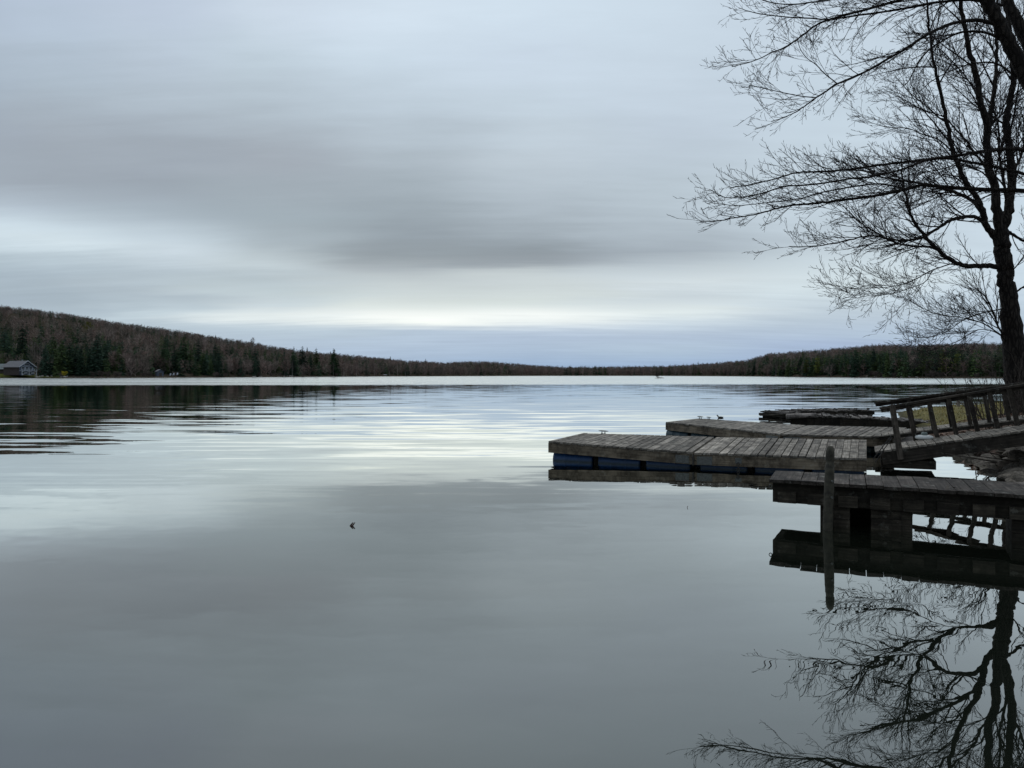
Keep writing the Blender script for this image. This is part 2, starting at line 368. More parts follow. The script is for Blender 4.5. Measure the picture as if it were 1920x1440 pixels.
def ridge(u): return np.maximum(2.0, H + (V0 - np.interp(u, SKU, SKV)) / F * D1(u) - 7.6)
def gz(u, k):
    # k: 0 at the shoreline, 1 on the ridge
    k = np.asarray(k, float); zr = ridge(u)
    s = np.clip(k, 0, 1); bank = 1.6 * np.clip(k / 0.06, 0, 1)
    z = -0.3 + bank + (zr - 1.3) * (0.25 * s + 0.75 * s * s * (3 - 2 * s))
    return np.where(k > 1, z - (k - 1) * 20, z)
us = np.arange(-1200, 3201, 12.0); ks = np.array([0, .015, .03, .06, .12, .2, .3, .4, .5, .6, .7, .8, .9, 1.0, 1.15, 1.6])
vv = []
nr = np.random.RandomState(3)
for u in us:
    d0, d1 = float(D0(u)), float(D1(u))
    for k in ks:
        Y = d0 + (d1 - d0) * k + (nr.uniform(-2, 2) if k == 0 else 0)
        vv.append(((u - CU) / F * Y, Y, float(gz(u, k)) + (nr.uniform(-.6, .6) if k > .1 else 0)))
n_ = len(ks); ff = [(i * n_ + j, (i + 1) * n_ + j, (i + 1) * n_ + j + 1, i * n_ + j + 1) for i in range(len(us) - 1) for j in range(n_ - 1)]
m, t, b = material('forest_floor'); M['hill'] = m
g = t.new('ShaderNodeNewGeometry'); n1_ = t.noise(g.outputs['Position'], 0.06, 6, 0.65); n2_ = t.noise(g.outputs['Position'], 0.8, 4, 0.6)
c = t.ramp(n1_.outputs[0], [(0.3, (0.045, 0.039, 0.028)), (0.7, (0.095, 0.076, 0.058))])
c = t.mix(t.sm(n2_.outputs[0], .45, .65, 0, .5), c, (0.02, 0.02, 0.014, 1))
t.l.new(c, b.inputs['Base Color']); b.inputs['Roughness'].default_value = 1.0; b.inputs['Specular IOR Level'].default_value = 0.0
tag(link_mesh('hills', vv, ff, m, smooth=True), 'low wooded hills round the far shore', kind='structure')

# ------------------------------------------------------------------ tree templates
def polytri(V, T, p0, p1, w0, w1, side):
    k = len(V); s = np.asarray(side) 
    V += [p0 - s * w0 / 2, p0 + s * w0 / 2, p1 + s * w1 / 2, p1 - s * w1 / 2]; T += [(k, k + 1, k + 2), (k, k + 2, k + 3)]
def trunk_tpl(h, r, lean, rs, n=5, top=0.9):
    V, T = [], []
    for j, (f_, rr) in enumerate(((0, 1.25), (0.08, 1), (0.5, .7), (top, .2))):
        for i in range(n):
            a = 2 * math.pi * i / n
            V.append(np.array([math.cos(a) * r * rr + lean[0] * f_, math.sin(a) * r * rr + lean[1] * f_, h * f_]))
    for j in range(3):
        for i in range(n):
            a, b_, c_, d = j*n+i, j*n+(i+1)%n, (j+1)*n+(i+1)%n, (j+1)*n+i
            T += [(a, b_, c_), (a, c_, d)]
    return V, T
def conifer(rs, layers, per, R0=0.24, droop=0.35, base=0.08, sprays=2, pine=False):
    """crown of unit height: whorls of drooping ragged boughs"""
    V, T = [], []
    for L in range(layers):
        f_ = base + (1 - base) * (L + rs.uniform(-.4, .4)) / layers
        f_ = min(max(f_, base), 0.985)
        rad_ = R0 * ((1 - f_) ** 0.75) * (1.0 if not pine else rs.uniform(.55, 1.25)) + 0.012
        if pine: rad_ *= min(1.0, 0.35 + 1.6 * (f_ - base))
        for k in range(per):
            if pine and rs.rand() < 0.25: continue
            a = rs.uniform(0, 2 * math.pi); l = rad_ * rs.uniform(.6, 1.15)
            d = np.array([math.cos(a), math.sin(a), 0.0]); sd = np.array([-d[1], d[0], 0.0])
            dz_ = (-droop if not pine else 0.15) * l * rs.uniform(.5, 1.3)
            p0 = np.array([0, 0, f_]); p1 = p0 + d * l + np.array([0, 0, dz_])
            wd = l * rs.uniform(.28, .45) + .01
            for q in range(sprays):
                tt = (q + 1) / sprays
                c0 = p0 + (p1 - p0) * (tt - 1.0 / sprays) ; c1 = p0 + (p1 - p0) * tt
                tw = np.array([0, 0, rs.uniform(-.5, .5)]) * wd
                k0 = len(V)
                V += [c0, c1 + sd * wd * .5 * rs.uniform(.5, 1.1) - d * l * .12 + tw * .4, c1 + d * l * .06, c1 - sd * wd * .5 * rs.uniform(.5, 1.1) - d * l * .12 - tw * .4]
                T += [(k0, k0 + 1, k0 + 2), (k0, k0 + 2, k0 + 3)]
                k0 = len(V)   # hanging fringe gives each bough some depth
                V += [c0 + sd * wd * .2, c1 - sd * wd * .1, (c0 + c1) / 2 - np.array([0, 0, wd * rs.uniform(.4, .9)])]
                T += [(k0, k0 + 1, k0 + 2)]
    return np.array(V), np.array(T)
def baretree(rs, nl, nb, ntw, w_=0.008, spread=0.34, base=0.22):
    """branches of unit height: limbs > branches > twigs as thin slivers"""
    V, T = [], []
    def sliver(p, q, w0):
        d = q - p; s = np.cross(d, rs.normal(size=3)); s /= (np.linalg.norm(s) + 1e-9)
        k0 = len(V); V.extend([p - s * w0, p + s * w0, q]); T.append((k0, k0 + 1, k0 + 2))
    for i in range(nl):
        f_ = base + (0.92 - base) * (i / nl) + rs.uniform(-.02, .02)
        a = rs.uniform(0, 2 * math.pi); l = spread * (1.15 - .75 * f_) * rs.uniform(.75, 1.2)
        d = np.array([math.cos(a), math.sin(a), rs.uniform(.7, 1.3)]); d /= np.linalg.norm(d)
        p0 = np.array([0, 0, f_ * .92]); p1 = p0 + d * l * 1.15
        p1[2] = min(p1[2], 1.0)
        sliver(p0, p1, w_ * 1.6)
        for j in range(nb):
            tt = rs.uniform(.2, 1); q0 = p0 + (p1 - p0) * tt
            e = d * .7 + rs.normal(size=3) * .55 + np.array([0, 0, .25]); e /= np.linalg.norm(e)
            q1 = q0 + e * l * .45 * rs.uniform(.6, 1.2); sliver(q0, q1, w_)
            for k in range(ntw):
                r0 = q0 + (q1 - q0) * rs.uniform(.2, 1); g_ = e * .6 + rs.normal(size=3) * .6 + np.array([0, 0, .3]); g_ /= np.linalg.norm(g_)
                sliver(r0, r0 + g_ * l * .25 * rs.uniform(.6, 1.3), w_ * .7)
    return np.array(V), np.array(T)

# ------------------------------------------------------------------ the wooded mass behind (stuff)
rs = np.random.RandomState(11)
def tpl_full(crown, trunk_r, crown_col, trunk_col):
    tv, tt = trunk_tpl(1.0, trunk_r, (0, 0), rs, 4)
    cv, ct = crown
    V = np.vstack([np.array(tv), cv]); T = np.vstack([np.array(tt), ct + len(tv)])
    C = np.vstack([np.tile(trunk_col, (len(tv), 1)), np.tile(crown_col, (len(cv), 1))])
    return V, T, C
one = np.array([1., 1., 1.])
CON = [tpl_full(conifer(rs, 13, 6, .20, .35, .06, 1), .012, one, one * .9) for _ in range(5)]
BAR = [tpl_full(baretree(rs, 13, 5, 3, .011, .36, .08), .011, one, one * 1.1) for _ in range(6)]
AV, AT, AC, nvt = [], [], [], 0
def add_tree(tpl, x, y, z, h, wid, ang, col):
    global nvt
    V, T, C = tpl; c, s_ = math.cos(ang), math.sin(ang)
    X = np.empty_like(V); X[:, 0] = (V[:, 0] * c - V[:, 1] * s_) * h * wid + x; X[:, 1] = (V[:, 0] * s_ + V[:, 1] * c) * h * wid + y; X[:, 2] = V[:, 2] * h + z
    AV.append(X); AT.append(T + nvt); AC.append(C * col); nvt += len(V)
BROWNS = np.array([[.24, .178, .152], [.20, .172, .144], [.27, .215, .19], [.17, .148, .122], [.225, .162, .140]])
GREENS = np.array([[.048, .086, .040], [.036, .068, .042], [.074, .110, .042], [.046, .080, .054]])
def conif_density(u, k):
    a = np.interp(u, [-500, 0, 90, 200, 300, 400, 520, 640, 800, 1000, 1300, 1440, 1500, 1700, 1920, 2400], [.5, .55, .6, .6, .4, .62, .4, .2, .10, .12, .2, .4, .6, .45, .6, .5])
    if k < .24 and (78 < u < 215 or 288 < u < 400 or 1465 < u < 1700 or 1718 < u < 1810): return .85
    return a * (1.0 if k < .4 else (.55 if k < .85 else .45))
NT_ = 0
for _ in range(13500):
    u = rs.uniform(-500, 2400); q_ = rs.rand(); k = rs.uniform(0.035, 1.08) if q_ < .62 else (rs.uniform(.03, .25) if q_ < .8 else rs.uniform(.82, 1.08))
    d0, d1 = D0(u), D1(u); Y = d0 + (d1 - d0) * k
    if -200 < u < 78 and k < .085: continue
    if 288 < u < 330 and k < .05: continue
    x = (u - CU) / F * Y; z = float(gz(u, k)) - (.4 if k < .8 else 1.3)
    clump = math.sin(u * .035 + k * 5) * .15 + math.sin(u * .11 + 2 + k * 9) * .12
    if rs.rand() < conif_density(u, k) + clump:
        col = GREENS[rs.randint(4)] * rs.uniform(.7, 1.4); h = rs.uniform(9, 15) * (1.1 if k < .5 else .62)
        add_tree(CON[rs.randint(5)], x, Y, z, h, rs.uniform(1.0, 1.5), rs.uniform(0, 6.3), col)
    else:
        col = BROWNS[rs.randint(5)] * rs.uniform(.75, 1.35); h = rs.uniform(8.5, 13) * (1 if k < .6 else .7)
        add_tree(BAR[rs.randint(6)], x, Y, z, h, rs.uniform(.85, 1.3) * (1 if k < .8 else 1.35), rs.uniform(0, 6.3), col)
me = tri_mesh('woodland', np.vstack(AV), np.vstack(AT), M['forest'], np.vstack(AC))
tag(obj('woodland', me), 'mixed bare and evergreen wood covering the far hills', 'woodland', kind='stuff')
AV = AT = AC = None

# ------------------------------------------------------------------ individual trees along the far shore
def crown_mesh(name, VT, col, mat=None):
    V, T = VT; c = np.tile(np.array(col), (len(V), 1)); return tri_mesh(name, V, T, mat or M['tree'], c)
def trunk_mesh(name, r, col, top=.9, n=6):
    V, T = trunk_tpl(1.0, r, (0, 0), rs, n, top); return tri_mesh(name, np.array(V), np.array(T), M['tree'], np.tile(np.array(col), (len(V), 1)))
SPR = [(trunk_mesh('trunk', .011, (.05, .04, .035)), crown_mesh('crown', conifer(rs, 30, 9, .185, .42, .04, 3), GREENS[i % 4])) for i in range(4)]
PIN = [(trunk_mesh('trunk', .014, (.07, .06, .05)), crown_mesh('crown', conifer(rs, 20, 10, .26, .2, .12, 3, True), c_)) for c_ in ((.19, .21, .06), (.13, .17, .06), (.09, .135, .06))]
BRE = [(trunk_mesh('trunk', .010, (.11, .095, .085)), crown_mesh('crown', baretree(rs, 22, 8, 5, .006, .34, .2), BROWNS[i % 5] * 1.05)) for i in range(5)]
BIR = [(trunk_mesh('trunk', .008, (.42, .39, .36), .85), crown_mesh('crown', baretree(rs, 12, 5, 4, .005, .2, .4), (.15, .12, .11))) for i in range(2)]
BUD = [(trunk_mesh('trunk', .010, (.10, .09, .07)), crown_mesh('crown', baretree(rs, 26, 9, 7, .013, .40, .2), (.22, .21, .06)))]
def put_tree(name, tpl, u, top, k, label, group, wid=1.0, dz=0.0, cat='tree', ang=None):
    d0, d1 = float(D0(u)), float(D1(u)); Y = d0 + (d1 - d0) * k
    z = float(gz(u, k)) - .3; h = max(3.0, H + (V0 - top) / F * Y - z)
    e = empty(name, ((u - CU) / F * Y, Y, z), label, cat, group)
    e.scale = (h * wid, h * wid, h); e.rotation_euler = (0, 0, rs.uniform(0, 6.3) if ang is None else ang)
    obj('trunk', tpl[0], e); obj('crown', tpl[1], e)
    return e
GL, GR, GC = 'evergreens on the left far shore', 'evergreens on the right far shore', 'evergreens on the middle far shore'
named = [  # u, top, k, width, label
 (8, 612, .16, 1.2, 'broad dark evergreen behind the house at the left edge'),
 (42, 604, .15, 1.0, 'tallest dark evergreen rising directly behind the grey roofed house'),
 (100, 626, .07, 1.2, 'bushy dark evergreen just right of the grey roofed house'),
 (130, 641, .05, 1.1, 'lower round evergreen beside the yellow shoreline bush'),
 (182, 627, .04, 1.35, 'big layered spruce with sweeping boughs on the left shore'),
 (152, 648, .035, 1.0, 'dark spruce at the left foot of the big layered spruce'),
 (218, 640, .12, 1.0, 'dark evergreen standing behind and right of the big layered spruce'),
 (310, 634, .10, 1.1, 'dense dark evergreen above the small grey shed'),
 (345, 630, .12, 1.2, 'tall evergreen above the white shoreline chairs'),
 (372, 633, .12, 1.0, 'dark evergreen right of the one above the white chairs'),
 (411, 650, .03, .9, 'narrow pointed spruce above the pale upturned boat'),
 (450, 667, .03, .9, 'small dark spruce right of the pale upturned boat'),
 (478, 668, .03, 1.0, 'small pointed spruce at the water left of centre'),
 (533, 653, .06, .9, 'thin dark spruce standing above bare trees left of centre'),
 (583, 664, .05, .9, 'short spruce on the shore below the dipping ridge'),
]
for u, top, k, wd, lb in named: put_tree('spruce_tree', SPR[rs.randint(4)], u, top, k, lb, GL, wd)
for i in range(64):
    u = rs.choice([rs.uniform(66, 225), rs.uniform(80, 215), rs.uniform(285, 400), rs.uniform(400, 640)])
    put_tree('spruce_tree', SPR[rs.randint(4)], u, 1 * rs.uniform(634, 668) + max(0, (u - 380) * .07), rs.uniform(.03, .22), 'dark green spruce among bare trees on the left far shore', GL + ', unnamed', rs.uniform(1.0, 1.5))
named = [
 (1505, 653, .35, .7, 'lone spruce poking above the right ridge', 'S'), (1480, 668, .03, 1.3, 'dark broad evergreen at the left end of the right shore grove', 'S'),
 (1512, 669, .03, 1.1, 'rounded green evergreen second from the left in the right shore grove', 'P'), (1533, 666, .04, 1.2, 'rounded dark evergreen in the middle of the right shore grove', 'P'),
 (1605, 655, .03, 1.1, 'layered dark evergreen above the end of the ramp handrail', 'S'), (1638, 650, .05, 1.0, 'tall spruce topping the grove behind the ramp', 'S'),
 (1664, 654, .03, .9, 'straight pointed spruce right of the tall one behind the ramp', 'S'), (1697, 676, .02, .9, 'small bluish spruce at the right end of the grove', 'S'),
 (1736, 660, .03, 1.3, 'yellowish green pine left of its twin behind the ramp', 'P'), (1768, 655, .04, 1.3, 'broad yellowish green pine behind the handrail', 'P'),
 (1795, 657, .05, 1.2, 'rightmost of the yellowish green pines behind the handrail', 'P')]
for u, top, k, wd, lb, kd in named:
    put_tree('spruce_tree' if kd == 'S' else 'pine_tree', SPR[rs.randint(4)] if kd == 'S' else PIN[rs.randint(2)], u, top, k, lb, GR, wd)
for i in range(56):
    u = rs.choice([rs.uniform(1440, 1560), rs.uniform(1580, 1690), rs.uniform(1360, 1480), rs.uniform(1700, 1950)])
    top = np.interp(u, [1360, 1440, 1500, 1600, 1700], [690, 680, 672, 664, 668]) + rs.uniform(-6, 9)
    put_tree('spruce_tree', SPR[rs.randint(4)], u, top, rs.uniform(.02, .2), 'dark green spruce in the grove on the right far shore', GR + ', unnamed', rs.uniform(1.0, 1.5))
for u, top in ((1288, 681), (1300, 680), (1309, 677), (1318, 679), (1326, 679), (1345, 681), (1372, 678), (1385, 676), (1395, 676), (732, 667), (798, 672), (576, 650), (404, 627), (620, 657)):
    put_tree('spruce_tree', SPR[rs.randint(4)], u, top, .95, 'small dark spruce breaking the distant ridge line', 'spruces on the ridge line', 1.1)
for i in range(110):
    u = rs.choice([rs.uniform(200, 300), rs.uniform(400, 1000), rs.uniform(60, 480), rs.uniform(1300, 1480), rs.uniform(1700, 1960)])
    if 78 < u < 205 or 295 < u < 395 or 1715 < u < 1800: continue
    top = np.interp(u, [0, 200, 400, 600, 800, 1000, 1300, 1400, 1500, 1700, 1960], [655, 655, 665, 674, 682, 686, 690, 684, 676, 670, 670]) + rs.uniform(-6, 8)
    put_tree('bare_tree', BRE[rs.randint(5)], u, top, rs.uniform(.02, .12), 'leafless brown tree in the mixed wood along the far shore', 'bare trees along the far shore', rs.uniform(.9, 1.3))
for u, top in ((61, 632), (65, 630), (70, 634), (75, 636), (79, 640), (540, 668), (548, 672), (625, 676), (634, 678), (645, 676), (668, 678), (690, 680), (702, 679), (730, 682), (745, 682), (760, 683), (1455, 680), (1730, 690), (1650, 690)):
    put_tree('birch_tree', BIR[rs.randint(2)], u, top, .03 + .07 * (u < 90), 'slim pale trunked birch at the edge of the far wood' if u > 90 else 'slim pale trunked birch beside the grey roofed house', 'pale birches of the far shore' if u > 90 else 'pale birches by the house', 1.0)
put_tree('budding_tree', BUD[0], 166, 603, .62, 'yellow green budding tree high on the left hillside', None, 1.1)
put_tree('bare_tree', BRE[2], 474, 631, .9, 'bare tree with open crown standing above the left ridge', None, 1.0)

# shoreline shrubs and yellow bush
SHB = crown_mesh('crown', baretree(rs, 30, 6, 5, .02, .75, .05), (.12, .10, .085))
for i in range(40):
    u = rs.uniform(90, 700) if i < 28 else rs.uniform(1560, 1920)
    d0 = float(D0(u)); Y = d0 + rs.uniform(1, 6); s_ = rs.uniform(2.0, 3.6)
    o = obj('bare_shrub', SHB); o.location = ((u - CU) / F * Y, Y, .2); o.scale = (s_, s_, s_); o.rotation_euler = (0, 0, rs.uniform(0, 6))
    tag(o, 'low leafless grey shrub at the foot of the far wood', 'shrub', 'bare shrubs along the far waterline')
YB = crown_mesh('yellow_bush', baretree(rs, 30, 8, 7, .03, .6, .05), (.38, .32, .04))
o = obj('yellow_bush', YB); o.location = ((121 - CU) / F * 436, 436, 1.0); o.scale = (3.4, 3.4, 2.6)
tag(o, 'small yellow flowering bush on the left far shore', 'bush')

# ------------------------------------------------------------------ houses and things on the left far shore
def box(mb, x0, x1, y0, y1, z0, z1): mb.beam((x0, y0, z0), (x1, y0, z0), (0, y1 - y0, 0), (0, 0, z1 - z0))
def prism(mb, x0, x1, y0, y1, ze, zr, th=None):
    """gabled solid: ridge along y"""
    k = len(mb.v); xm = (x0 + x1) / 2
    for q in ((x0, y0, ze), (x1, y0, ze), (xm, y0, zr), (x0, y1, ze), (x1, y1, ze), (xm, y1, zr)):
        mb.v.append(Vector(q)); mb.g.append(q); mb.t.append(1.0)
    for f in ((0, 1, 2), (5, 4, 3), (0, 3, 4, 1), (1, 4, 5, 2), (2, 5, 3, 0)): mb.f.append(tuple(k + i for i in f))
def roof(mb, x0, x1, y0, y1, ze, zr, th=.22):
    xm = (x0 + x1) / 2
    for xa in (x0, x1):
        mb.hexa([(xa, y0, ze), (xa, y1, ze), (xm, y1, zr), (xm, y0, zr)], [(xa, y0, ze + th), (xa, y1, ze + th), (xm, y1, zr + th), (xm, y0, zr + th)])
hs = empty('lake_house', ((50 - CU) / F * 440, 440, 1.6), 'two storey lake house with grey roof and white trimmed gable', 'house')
hs.rotation_euler = (0, 0, R(66))
b_ = MB(); box(b_, -4.2, 4.2, 0.02, 14, 0, 5.0); b_.build('wall', M['wall'], hs)
b_ = MB(); box(b_, -4.2, 4.2, -.1, 0, 0, 5.0); prism(b_, -4.2, 4.2, -.1, 14, 5.0, 8.0); b_.build('gable_wall', M['gable'], hs)
b_ = MB(); roof(b_, -5.1, 5.1, -1.1, 15, 4.4, 8.05); rf = b_.build('roof', M['roof'], hs)
b_ = MB(); box(b_, .6, 1.3, 5, 5.7, 7.2, 9.0); b_.build('chimney', M['grey'], rf)
b_ = MB()
for sx in (-1, 1): b_.hexa([(sx * 5.15, -1.2, 4.35), (0, -1.2, 8.0), (0, -1.12, 8.0), (sx * 5.15, -1.12, 4.35)], [(sx * 5.15, -1.2, 4.75), (0, -1.2, 8.42), (0, -1.12, 8.42), (sx * 5.15, -1.12, 4.75)])
b_.build('gable_trim', M['trim'], hs)
for x0, x1, z0, z1 in ((-3.2, -1.2, 3.0, 4.8), (-.8, .9, 2.9, 4.9), (1.3, 3.3, 3.0, 4.8), (-1.4, 1.4, 5.4, 6.6), (-3.2, -1.0, .6, 2.0), (.8, 3.0, .6, 2.0)):
    b_ = MB()
    for a, b2, c, d in ((x0, x1, z0, z0 + .14), (x0, x1, z1 - .14, z1), (x0, x0 + .14, z0 + .14, z1 - .14), (x1 - .14, x1, z0 + .14, z1 - .14)): box(b_, a, b2, -.24, -.105, c, d)
    wn = b_.build('window', M['trim'], hs)
    b_ = MB(); box(b_, x0 + .14, x1 - .14, -.18, -.12, z0 + .14, z1 - .14); b_.build('pane', M['glass'], wn)
b_ = MB(); box(b_, -4.4, 4.4, -2.6, -.25, 2.35, 2.6)
for x in np.linspace(-4.3, 4.3, 7): box(b_, x - .06, x + .06, -2.55, -2.43, 2.6, 3.5)
box(b_, -4.4, 4.4, -2.6, -2.45, 3.5, 3.65)
for x in (-4.2, 0, 4.1): box(b_, x - .12, x + .12, -2.5, -2.3, 0, 2.35)
for x in (-4.1, .1): 
    b_.beam((x, -2.4, .2), (x + 3.9, -2.4, 2.2), (0, .1, 0), (0, 0, .2)); b_.beam((x, -2.28, 2.2), (x + 3.9, -2.28, .2), (0, .1, 0), (0, 0, .2))
b_.build('balcony', M['trim'], hs)
h2 = empty('neighbour_house', ((-14 - CU) / F * 450, 450, 2.0), 'low house with grey green roof cut off by the left edge', 'house')
h2.rotation_euler = (0, 0, R(30))
b_ = MB(); box(b_, -7, 6.4, 0, 8, 0, 3.2); b_.build('wall', M['wall'], h2)
b_ = MB(); b_.hexa([(-8, -1, 3.0), (7.2, -1, 3.0), (7.2, 5, 6.2), (-8, 5, 6.2)], [(-8, -1, 3.2), (7.2, -1, 3.2), (7.2, 5, 6.4), (-8, 5, 6.4)]); b_.build('roof', M['roof_green'], h2)
Y = 482
sh = empty('boat_shed', ((301 - CU) / F * Y, Y, .9), 'small grey blue shed at the water among bare trees', 'shed')
sh.rotation_euler = (0, 0, R(42))
b_ = MB(); box(b_, -1.9, 1.9, 0, 4, 0, 3.0); prism(b_, -1.9, 1.9, 0, 4, 3.0, 4.2); b_.build('wall', M['gable'], sh)
b_ = MB(); roof(b_, -2.3, 2.3, -.4, 4.4, 2.85, 4.25, .15); b_.build('roof', M['roof'], sh)
b_ = MB(); box(b_, -.8, .8, -.1, -.01, 0, 2.2); b_.build('door', M['wall'], sh)
for i, u in enumerate((319, 325, 332)):
    Y = 489; e = empty('lawn_chair', ((u - CU) / F * Y, Y, 1.2 + .2 * i), ('left', 'middle', 'right')[i] + ' one of three white chairs on the left far shore', 'chair', 'white chairs on the far shore')
    b_ = MB(); box(b_, -.45, .45, -.4, .45, .4, .55); b_.build('seat', M['trim'], e)
    b_ = MB(); b_.beam((-.45, .4, .55), (.45, .4, .55), (0, .12, 0), (0, .3, 1.0)); b_.build('backrest', M['trim'], e)
    for sx in (-.4, .3):
        for sy in (-.35, .3):
            b_ = MB(); box(b_, sx, sx + .1, sy, sy + .1, 0, .4); b_.build('leg', M['trim'], e)
def hullmesh(name, L, Wd, Ht, mat):
    V = []; Fc = []; n = 12; m_ = 7
    for i in range(n + 1):
        x = -L / 2 + L * i / n; s_ = math.sqrt(max(0.02, 1 - (2 * i / n - 1) ** 2))
        for j in range(m_):
            a = math.pi * j / (m_ - 1); V.append((x, math.cos(a) * Wd / 2 * s_, math.sin(a) * Ht * (s_ ** .5)))
    for i in range(n):
        for j in range(m_ - 1): Fc.append((i * m_ + j, (i + 1) * m_ + j, (i + 1) * m_ + j + 1, i * m_ + j + 1))
        Fc.append((i * m_ + m_ - 1, (i + 1) * m_ + m_ - 1, (i + 1) * m_, i * m_))
    return link_mesh(name, V, Fc, mat, smooth=True)
def on_shore(o, u, k, dz=0, rz=0):
    Y = float(D0(u) + (D1(u) - D0(u)) * k); o.location = ((u - CU) / F * Y, Y, float(gz(u, k)) + dz); o.rotation_euler = (0, 0, rz)
o = hullmesh('rowing_boat', 5.6, 1.7, .8, M['pale_rock']); on_shore(o, 412, .04, 0, .15); tag(o, 'pale upturned boat lying on the left far shore', 'boat')
o = hullmesh('rowing_boat', 4.6, 1.4, .7, M['trim']); on_shore(o, 722, .05, 0, .1); tag(o, 'small white boat drawn up on the shore left of centre', 'boat')
o = hullmesh('rowing_boat', 4.4, 1.4, .6, M['roof']); on_shore(o, 242, .06, .3, -.1); tag(o, 'grey upturned boat beneath bare trees near the big spruce', 'boat')
def rock_mesh(name, seed, mat, sub=2, rough=.35):
    import bmesh
    r_ = np.random.RandomState(seed); bm = bmesh.new(); bmesh.ops.create_icosphere(bm, subdivisions=sub, radius=1.0)
    ph = r_.uniform(0, 6, (5, 3)); fr_ = r_.uniform(1, 3.5, (5, 3))
    planes = r_.normal(size=(7, 3)); planes /= np.linalg.norm(planes, axis=1)[:, None]
    for v_ in bm.verts:
        c0 = np.array(v_.co); k = 1 + sum(math.sin(float(np.dot(fr_[i], c0) + ph[i][0])) for i in range(5)) * rough / 5
        q = c0 * k
        for p_ in planes:
            d = float(np.dot(p_, q)) - .78
            if d > 0: q = q - p_ * d * .85
        v_.co = Vector(q)
    me = bpy.data.meshes.new(name); bm.to_mesh(me); bm.free(); me.materials.append(mat); return me
RKP = [rock_mesh('shore_rock', i, M['pale_rock']) for i in range(3)]
for i in range(46):
    u = rs.choice([rs.uniform(103, 128), rs.uniform(48, 100), rs.uniform(470, 500), rs.uniform(525, 560), rs.uniform(620, 680), rs.uniform(1590, 1730)])
    o = obj('shore_rock', RKP[rs.randint(3)]); on_shore(o, u, rs.uniform(.012, .03), rs.uniform(-.1, .2)); s_ = rs.uniform(.3, .75)
    o.scale = (s_ * 1.5, s_, s_ * .8)
    tag(o, 'pale boulder at the waterline of the far shore', 'rock', 'pale boulders along the far waterline')
# lawn by the house
m, t, b = material('lawn_grass'); g = t.new('ShaderNodeNewGeometry'); n1_ = t.noise(g.outputs['Position'], 1.2, 5, 0.7)
c = t.ramp(n1_.outputs[0], [(0.3, (0.045, 0.05, 0.016)), (0.7, (0.13, 0.14, 0.04))]); t.l.new(c, b.inputs['Base Color']); b.inputs['Roughness'].default_value = 1.0
b.inputs['Specular IOR Level'].default_value = 0; M['lawn'] = m
vv = []; ff = []
for i, u in enumerate(np.linspace(-160, 112, 24)):
    for j, k in enumerate((.008, .03, .06, .09)):
        kk = k if u < 30 else .008 + (k - .008) * max(.12, 1 - (u - 30) / 60.)
        Y = float(D0(u) + (D1(u) - D0(u)) * kk); vv.append(((u - CU) / F * Y, Y, float(gz(u, kk)) + .25))
ff = [(i * 4 + j, (i + 1) * 4 + j, (i + 1) * 4 + j + 1, i * 4 + j + 1) for i in range(23) for j in range(3)]
tag(link_mesh('lawn', vv, ff, m), 'green lawn in front of the lake house', kind='structure')
# tiny brushy islet far out
e = empty('brush_islet', ((1237 - CU) / F * 420, 420, -.1), 'tiny dark islet of brush far out on the lake', 'islet')
o = obj('rock', rock_mesh('rock', 44, M['rock']), e); o.scale = (3.2, 1.5, .55)
o = obj('brush', SHB, e); o.scale = (2.2, 2.2, 2.0); o.location = (-1.2, 0, .2)

# ------------------------------------------------------------------ near shore (right bank and grassy spit)
SHL = np.array([(5.6, -12), (5.9, 4), (6.0, 7.5), (6.9, 9.5), (8.3, 12), (9.3, 14.2), (9.9, 15.4), (10.6, 17.6), (10.9, 19.5), (11.6, 22), (13.2, 25), (14.7, 28), (15.6, 30.5), (17.0, 34), (19.5, 39), (24.5, 43), (34, 47), (60, 58), (120, 90)], float)
def shore_d(x, y):
    """signed distance inland from the shoreline"""
    best = 1e9; sg = 1
    for i in range(len(SHL) - 1):
        a, b2 = SHL[i], SHL[i + 1]; d = b2 - a; L2 = d @ d
        tt = min(1, max(0, ((x - a[0]) * d[0] + (y - a[1]) * d[1]) / L2)); qx, qy = a + d * tt
        dd = math.hypot(x - qx, y - qy)
        if dd < best: best = dd; sg = 1 if d[0] * (y - a[1]) - d[1] * (x - a[0]) < 0 else -1
    return best * sg
def near_z(x, y):
    d = shore_d(x, y)
    if d < 0: return max(-.8, d * .5)
    wr = min(1, max(0, (y - 21) / 5.0))      # 0 on the steep bank, 1 on the flat spit
    zb = min(1.5, .12 + d * .33) if d > .25 else d * .48
    zs = min(.32, d * .16) + max(0, d - 8) * .05
    n = .05 * math.sin(x * 2.3 + y) + .05 * math.sin(y * 3.1 - x * 1.3)
    return zb * (1 - wr) + zs * wr + n * min(1, d)
xs = np.concatenate([np.arange(4.5, 26, .35), np.arange(26, 130, 3.0)]); ys = np.concatenate([np.arange(-12, 46, .4), np.arange(46, 100, 3.0)])
vv = [(x, y, near_z(x, y) + (rng.uniform(-.02, .02) if x < 26 else 0)) for y in ys for x in xs]; nx_ = len(xs)
ff = [(j * nx_ + i, j * nx_ + i + 1, (j + 1) * nx_ + i + 1, (j + 1) * nx_ + i) for j in range(len(ys) - 1) for i in range(nx_ - 1)]
m, t, b = material('leaf_litter_ground'); M['ground'] = m
g = t.new('ShaderNodeNewGeometry'); pp = t.sep(g.outputs['Position'])
v1 = t.new('ShaderNodeTexVoronoi'); v1.inputs['Scale'].default_value = 17; t.l.new(g.outputs['Position'], v1.inputs['Vector'])
sp_ = t.sep(v1.outputs['Color'])
